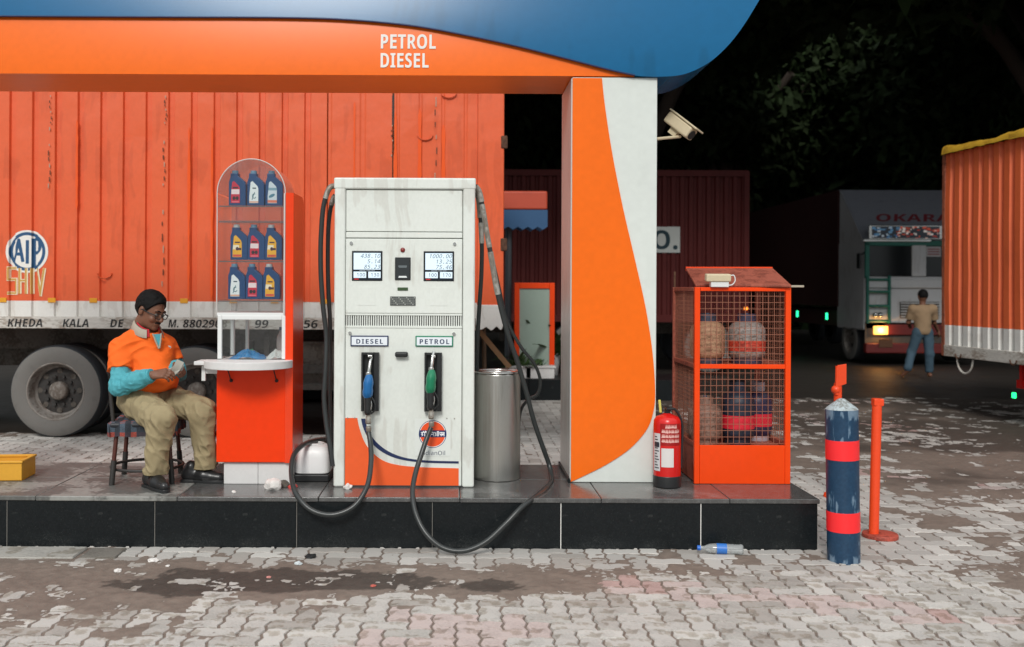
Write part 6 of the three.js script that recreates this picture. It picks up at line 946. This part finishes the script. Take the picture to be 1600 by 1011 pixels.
  put('placket_edge', [tube([[-0.03, 0.005, 0.004], [-0.014, -0.06, 0.006], [-0.002, -0.10, 0.006]], 0.006, 12, 6).rotateX(-0.32).rotateY(0.72).translate(-2.026, 1.298, -0.512), tube([[0.03, 0.005, 0.004], [0.014, -0.06, 0.006], [0.002, -0.10, 0.006]], 0.006, 12, 6).rotateX(-0.32).rotateY(0.72).translate(-2.026, 1.298, -0.512)], mat([0.36, 0.32, 0.25], 0.85));
  const trs = blend(0.045, cap(hipR, kneeR, 0.120, 0.084), cap(kneeR, [ankR[0], 0.42, ankR[2]], 0.080, 0.074), cap(hipL, kneeL, 0.118, 0.082), cap(kneeL, [ankL[0] - 0.01, 0.42, ankL[2]], 0.078, 0.070), cap([-2.14, 0.88, -0.56], [-2.07, 0.88, -0.64], 0.125), cap([-2.11, 0.86, -0.60], [-2.11, 0.93, -0.60], 0.135, 0.13));
  const ridge = (v) => 1 - Math.abs(2 * v - 1) * 1.6;
  const fold2 = (x, y, z) => -0.013 * ridge(vn3((x + z) * 8 + 5, y * 13 + (x - z) * 9, z * 8)) - 0.008 * ridge(vn3(x * 20 + y * 12, y * 15, z * 20)) + 0.006 * (vn3(x * 40, y * 22, z * 40) - 0.5) + 0.007;
  const trF = (x, y, z) => { const d = trs(x, y, z); return Math.max(d > 0.05 ? d : d + fold2(x, y, z), 0.402 - y, IY + 0.405 - y < 0 ? -1 : (z < -0.5 && y > 0.6 && x < -1.8 ? IY + 0.42 - y : -1)); };
  put('trousers', skinOf(trF, [-2.32, 0.37, -0.84], [-1.54, 1.10, -0.08], 0.0085), khaki);
  // shoes
  const shoe = (p, dir) => { const n = V(dir[0], 0, dir[1]).normalize(), q = (a, y, s = 0) => [p[0] + n.x * a - n.z * s, y, p[1] + n.z * a + n.x * s]; const b = blend(0.03, cap(q(-0.055, IY + 0.05), q(0.06, IY + 0.045), 0.043, 0.045), cap(q(0.06, IY + 0.04), q(0.165, IY + 0.033), 0.046, 0.036), cap(q(-0.05, IY + 0.06), q(-0.03, IY + 0.10), 0.042, 0.043)); return (x, y, z) => Math.max(b(x, y, z), IY + 0.016 - y); };
  const sole = (p, dir) => { const s = new THREE.Shape(); s.moveTo(-0.095, -0.03); s.bezierCurveTo(-0.11, 0.05, -0.02, 0.035, 0.06, 0.05); s.bezierCurveTo(0.2, 0.055, 0.225, 0, 0.2, -0.025); s.bezierCurveTo(0.15, -0.055, 0.04, -0.045, 0.0, -0.038); s.bezierCurveTo(-0.06, -0.045, -0.09, -0.05, -0.095, -0.03); return prism(s, 0.016, 0.002).rotateX(-Math.PI / 2).rotateY(Math.atan2(-dir[1], dir[0])).translate(p[0], IY + 0.002, p[1]); };
  const leather = mat([0.014, 0.014, 0.015], 0.32, { bumpMap: again(waves, 3), bumpScale: 0.003 });
  for (const [p, dir] of [[[ankR[0] - 0.012, ankR[2] + 0.01], [0.66, 0.75]], [[ankL[0] - 0.075, ankL[2] + 0.01], [0.98, 0.16]]]) { const s = put('shoe', skinOf(shoe(p, dir), [p[0] - 0.22, IY, p[1] - 0.22], [p[0] + 0.24, IY + 0.17, p[1] + 0.24], 0.006), leather); mesh('sole', sole(p, dir).translate(-O[0], -O[1], -O[2]), M.rubber, s); }
  // chest badge
  { const [g, m] = print(0.05, 0.06, (c, w, h) => { c.clearRect(0, 0, w, h); c.fillStyle = '#c4c0b4'; c.beginPath(); c.ellipse(w / 2, h * 0.3, w * 0.4, h * 0.2, 0, 0, 7); c.fill(); c.fillStyle = '#5b6a86'; c.fillRect(w * 0.12, h * 0.26, w * 0.76, h * 0.08); c.fillStyle = '#b8b4aa'; c.fillRect(w * 0.25, h * 0.62, w * 0.5, h * 0.3); }, 64, { clear: true }); put('chest_badge', keep(g.rotateX(-0.12).rotateY(0.55).translate(-1.968, 1.195, -0.583)), m); }
  // notes in the hands
  const cash = thing('banknotes', 'wad of pale banknotes held in the seated man\'s hands', 'money', [-1.868, 1.062, -0.335]);
  const nm = [mat([0.40, 0.38, 0.33], 0.8, { side: THREE.DoubleSide }), mat([0.42, 0.42, 0.38], 0.8, { side: THREE.DoubleSide }), mat([0.42, 0.36, 0.34], 0.8, { side: THREE.DoubleSide })];
  for (let i = 0; i < 7; i++) { const g = new THREE.PlaneGeometry(0.085, 0.05, 10, 4), p = g.attributes.position; for (let q = 0; q < p.count; q++) p.setZ(q, -2.6 * p.getX(q) ** 2 * (1 + 0.25 * i) + 0.0012 * i + 0.004 * Math.sin(p.getY(q) * 60 + i)); g.computeVertexNormals(); g.rotateZ(0.5 + 0.10 * i).rotateY(0.35).rotateX(-0.35 + 0.05 * i); mesh('note', g.translate(0.02 + 0.003 * i, 0.012 + 0.004 * i, 0.01 + 0.002 * i), nm[i % 3], cash); }
}
{ // stool under him
  const t = thing('stool', 'low metal stool with red brown legs and plaid seat cloth', 'stool', [-2.10, IY, -0.56], 0.12);
  const leg = mat([0.09, 0.022, 0.014], 0.4, { map: rustyFine }), dk = mat([0.03, 0.027, 0.025], 0.5), S = 0.165, H = 0.405;
  for (const [x, z] of [[-1, 1], [1, 1], [-1, -1], [1, -1]]) { const l = mesh('leg', rod([x * (S + 0.028), 0.0, z * (S + 0.028)], [x * S, H - 0.03, z * S], 0.0145, 12), leg, t); mesh('foot_sleeve', rod([x * (S + 0.028), 0.0, z * (S + 0.028)], [x * (S + 0.016), 0.16, z * (S + 0.016)], 0.0185, 12), dk, l); }
  mesh('foot_ring', new THREE.TorusGeometry(0.235, 0.010, 8, 48).rotateX(Math.PI / 2).translate(0, 0.095, 0), dk, t);
  const plaid = tex(256, (u, v) => { const a = (Math.floor(u * 9) % 2), b = (Math.floor(v * 9) % 3 === 0), n = 0.8 + 0.4 * fbm(u * 60, v * 60, 2, 60, 5); const c = b && a ? [150, 70, 60] : a ? [72, 84, 96] : b ? [58, 52, 60] : [44, 50, 58]; return c.map((q) => clamp(q * n, 0, 255)); });
  const cm = mat([1, 1, 1], 0.9, { map: again(plaid, 3.2), side: THREE.DoubleSide });
  const seat = new RoundedBoxGeometry(0.42, 0.035, 0.42, 3, 0.016); mesh('seat', seat.translate(0, H - 0.012, 0), mat([0.02, 0.022, 0.028], 0.5), t);
  { const g = new THREE.PlaneGeometry(0.5, 0.50, 40, 40).rotateX(-Math.PI / 2), p = g.attributes.position; for (let i = 0; i < p.count; i++) { const x = p.getX(i), z = p.getZ(i), ox = Math.max(0, Math.abs(x) - 0.205), oz = Math.max(0, Math.abs(z) - 0.205), o = Math.max(ox, oz); p.setY(i, H + 0.012 - o * 2.2 + 0.004 * Math.sin(x * 40 + z * 27)); if (ox > 0) p.setX(i, Math.sign(x) * (0.213 + 0.012 * Math.sin(z * 45))); if (oz > 0) p.setZ(i, Math.sign(z) * (0.213 + 0.012 * Math.sin(x * 45))); } g.computeVertexNormals(); mesh('seat_cloth', g, cm, t); }
  for (const z of [S, -S]) mesh('back_upright', rod([-S - 0.02, H - 0.05, z], [-S - 0.05, H + 0.26, z], 0.0125, 10), dk, t);
  mesh('back_rail', rod([-S - 0.05, H + 0.26, -S], [-S - 0.05, H + 0.26, S], 0.0125, 10), dk, t);
}
{ // the man walking past the lorry
  const b = at(1442, 588, 18.4), O = [b.x, 0, b.z], t = thing('person', 'person in beige shirt and blue jeans walking past the parked lorry', 'person', O);
  const hd = [0, 1.5, 0]; const head = blend(0.03, ell([0, 1.52, 0], [0.078, 0.105, 0.095]), cap([0, 1.45, -0.01], [0, 1.34, -0.01], 0.05, 0.055), ell([0.0, 1.47, -0.06], [0.05, 0.06, 0.05]), ell([-0.08, 1.5, 0], [0.01, 0.03, 0.018]), ell([0.08, 1.5, 0], [0.01, 0.03, 0.018]));
  const hipL = [-0.09, 0.82, 0], hipR = [0.09, 0.82, 0], kL = [-0.16, 0.46, -0.1], kR = [0.12, 0.45, 0.02], aL = [-0.30, 0.14, 0.05], aR = [0.13, 0.08, -0.02], shL = [-0.19, 1.28, 0], shR = [0.19, 1.28, 0], eR = [0.25, 1.02, -0.08], wR = [0.38, 0.86, -0.2], eL = [-0.22, 1.02, -0.1], wL = [-0.1, 0.92, -0.28];
  const body = blend(0.03, head, cap([0, 0.9, 0], [0, 1.22, 0], 0.11, 0.12), cap(shL, shR, 0.05), cap(shR, eR, 0.045, 0.038), cap(eR, wR, 0.037, 0.026), cap(shL, eL, 0.045, 0.038), cap(eL, wL, 0.037, 0.026), cap(hipL, kL, 0.07, 0.05), cap(kL, aL, 0.048, 0.035), cap(hipR, kR, 0.07, 0.05), cap(kR, aR, 0.048, 0.035), cap(aL, [aL[0] - 0.06, 0.04, -0.02], 0.035, 0.03), cap([aR[0], 0.05, 0.03], [aR[0] + 0.06, 0.035, -0.14], 0.035, 0.032));
  const h2 = handField(wR, [0.5, -0.6, -0.4], [0.7, 0.4, 0.3], [0.5, 0.5], 1, 1);
  mesh('body', merge(skinOf(body, [-0.45, 0, -0.4], [0.5, 1.68, 0.2], 0.014), skinOf(h2, [wR[0] - 0.12, wR[1] - 0.16, wR[2] - 0.18], [wR[0] + 0.16, wR[1] + 0.08, wR[2] + 0.1], 0.005)), browns.skin, t);
  mesh('hair', skinOf((x, y, z) => Math.max(ell([0, 1.535, 0.005], [0.088, 0.105, 0.1])(x, y, z), -(z + 0.045 + (y - 1.5) * 0.4), 1.475 - y), [-0.12, 1.42, -0.12], [0.12, 1.68, 0.14], 0.009), browns.hair, t);
  const sh = blend(0.05, cap([0, 0.88, 0], [0, 1.2, 0], 0.145, 0.145), cap([-0.16, 1.26, 0], [0.16, 1.26, 0], 0.078), cut(cap(shR, eR, 0.078, 0.075), dnv(shR, eR), mix(shR, eR, 0.75)), cut(cap(shL, eL, 0.078, 0.075), dnv(shL, eL), mix(shL, eL, 0.75)));
  mesh('shirt', skinOf((x, y, z) => Math.max(sh(x, y, z) + 0.012 * (vn3(x * 14, y * 14, z * 14) - 0.5), 0.80 - y), [-0.4, 0.74, -0.28], [0.42, 1.42, 0.26], 0.012), mat([0.30, 0.20, 0.115], 0.85), t);
  const js = blend(0.04, cap(hipL, kL, 0.10, 0.078), cap(kL, [aL[0] + 0.01, aL[1] + 0.05, aL[2]], 0.076, 0.072), cap(hipR, kR, 0.10, 0.078), cap(kR, [aR[0], aR[1] + 0.06, aR[2]], 0.076, 0.072), cap([-0.05, 0.86, 0], [0.05, 0.86, 0], 0.115));
  mesh('jeans', skinOf((x, y, z) => Math.max(js(x, y, z) + 0.014 * (vn3(x * 16, y * 12, z * 16) - 0.5), 0.10 - y), [-0.5, 0.03, -0.3], [0.36, 1.02, 0.25], 0.012), mat([0.045, 0.085, 0.12], 0.85), t);
}
function dnv(a, b) { const l = Math.hypot(b[0] - a[0], b[1] - a[1], b[2] - a[2]); return [(b[0] - a[0]) / l, (b[1] - a[1]) / l, (b[2] - a[2]) / l]; }

renderer.render(scene, camera);
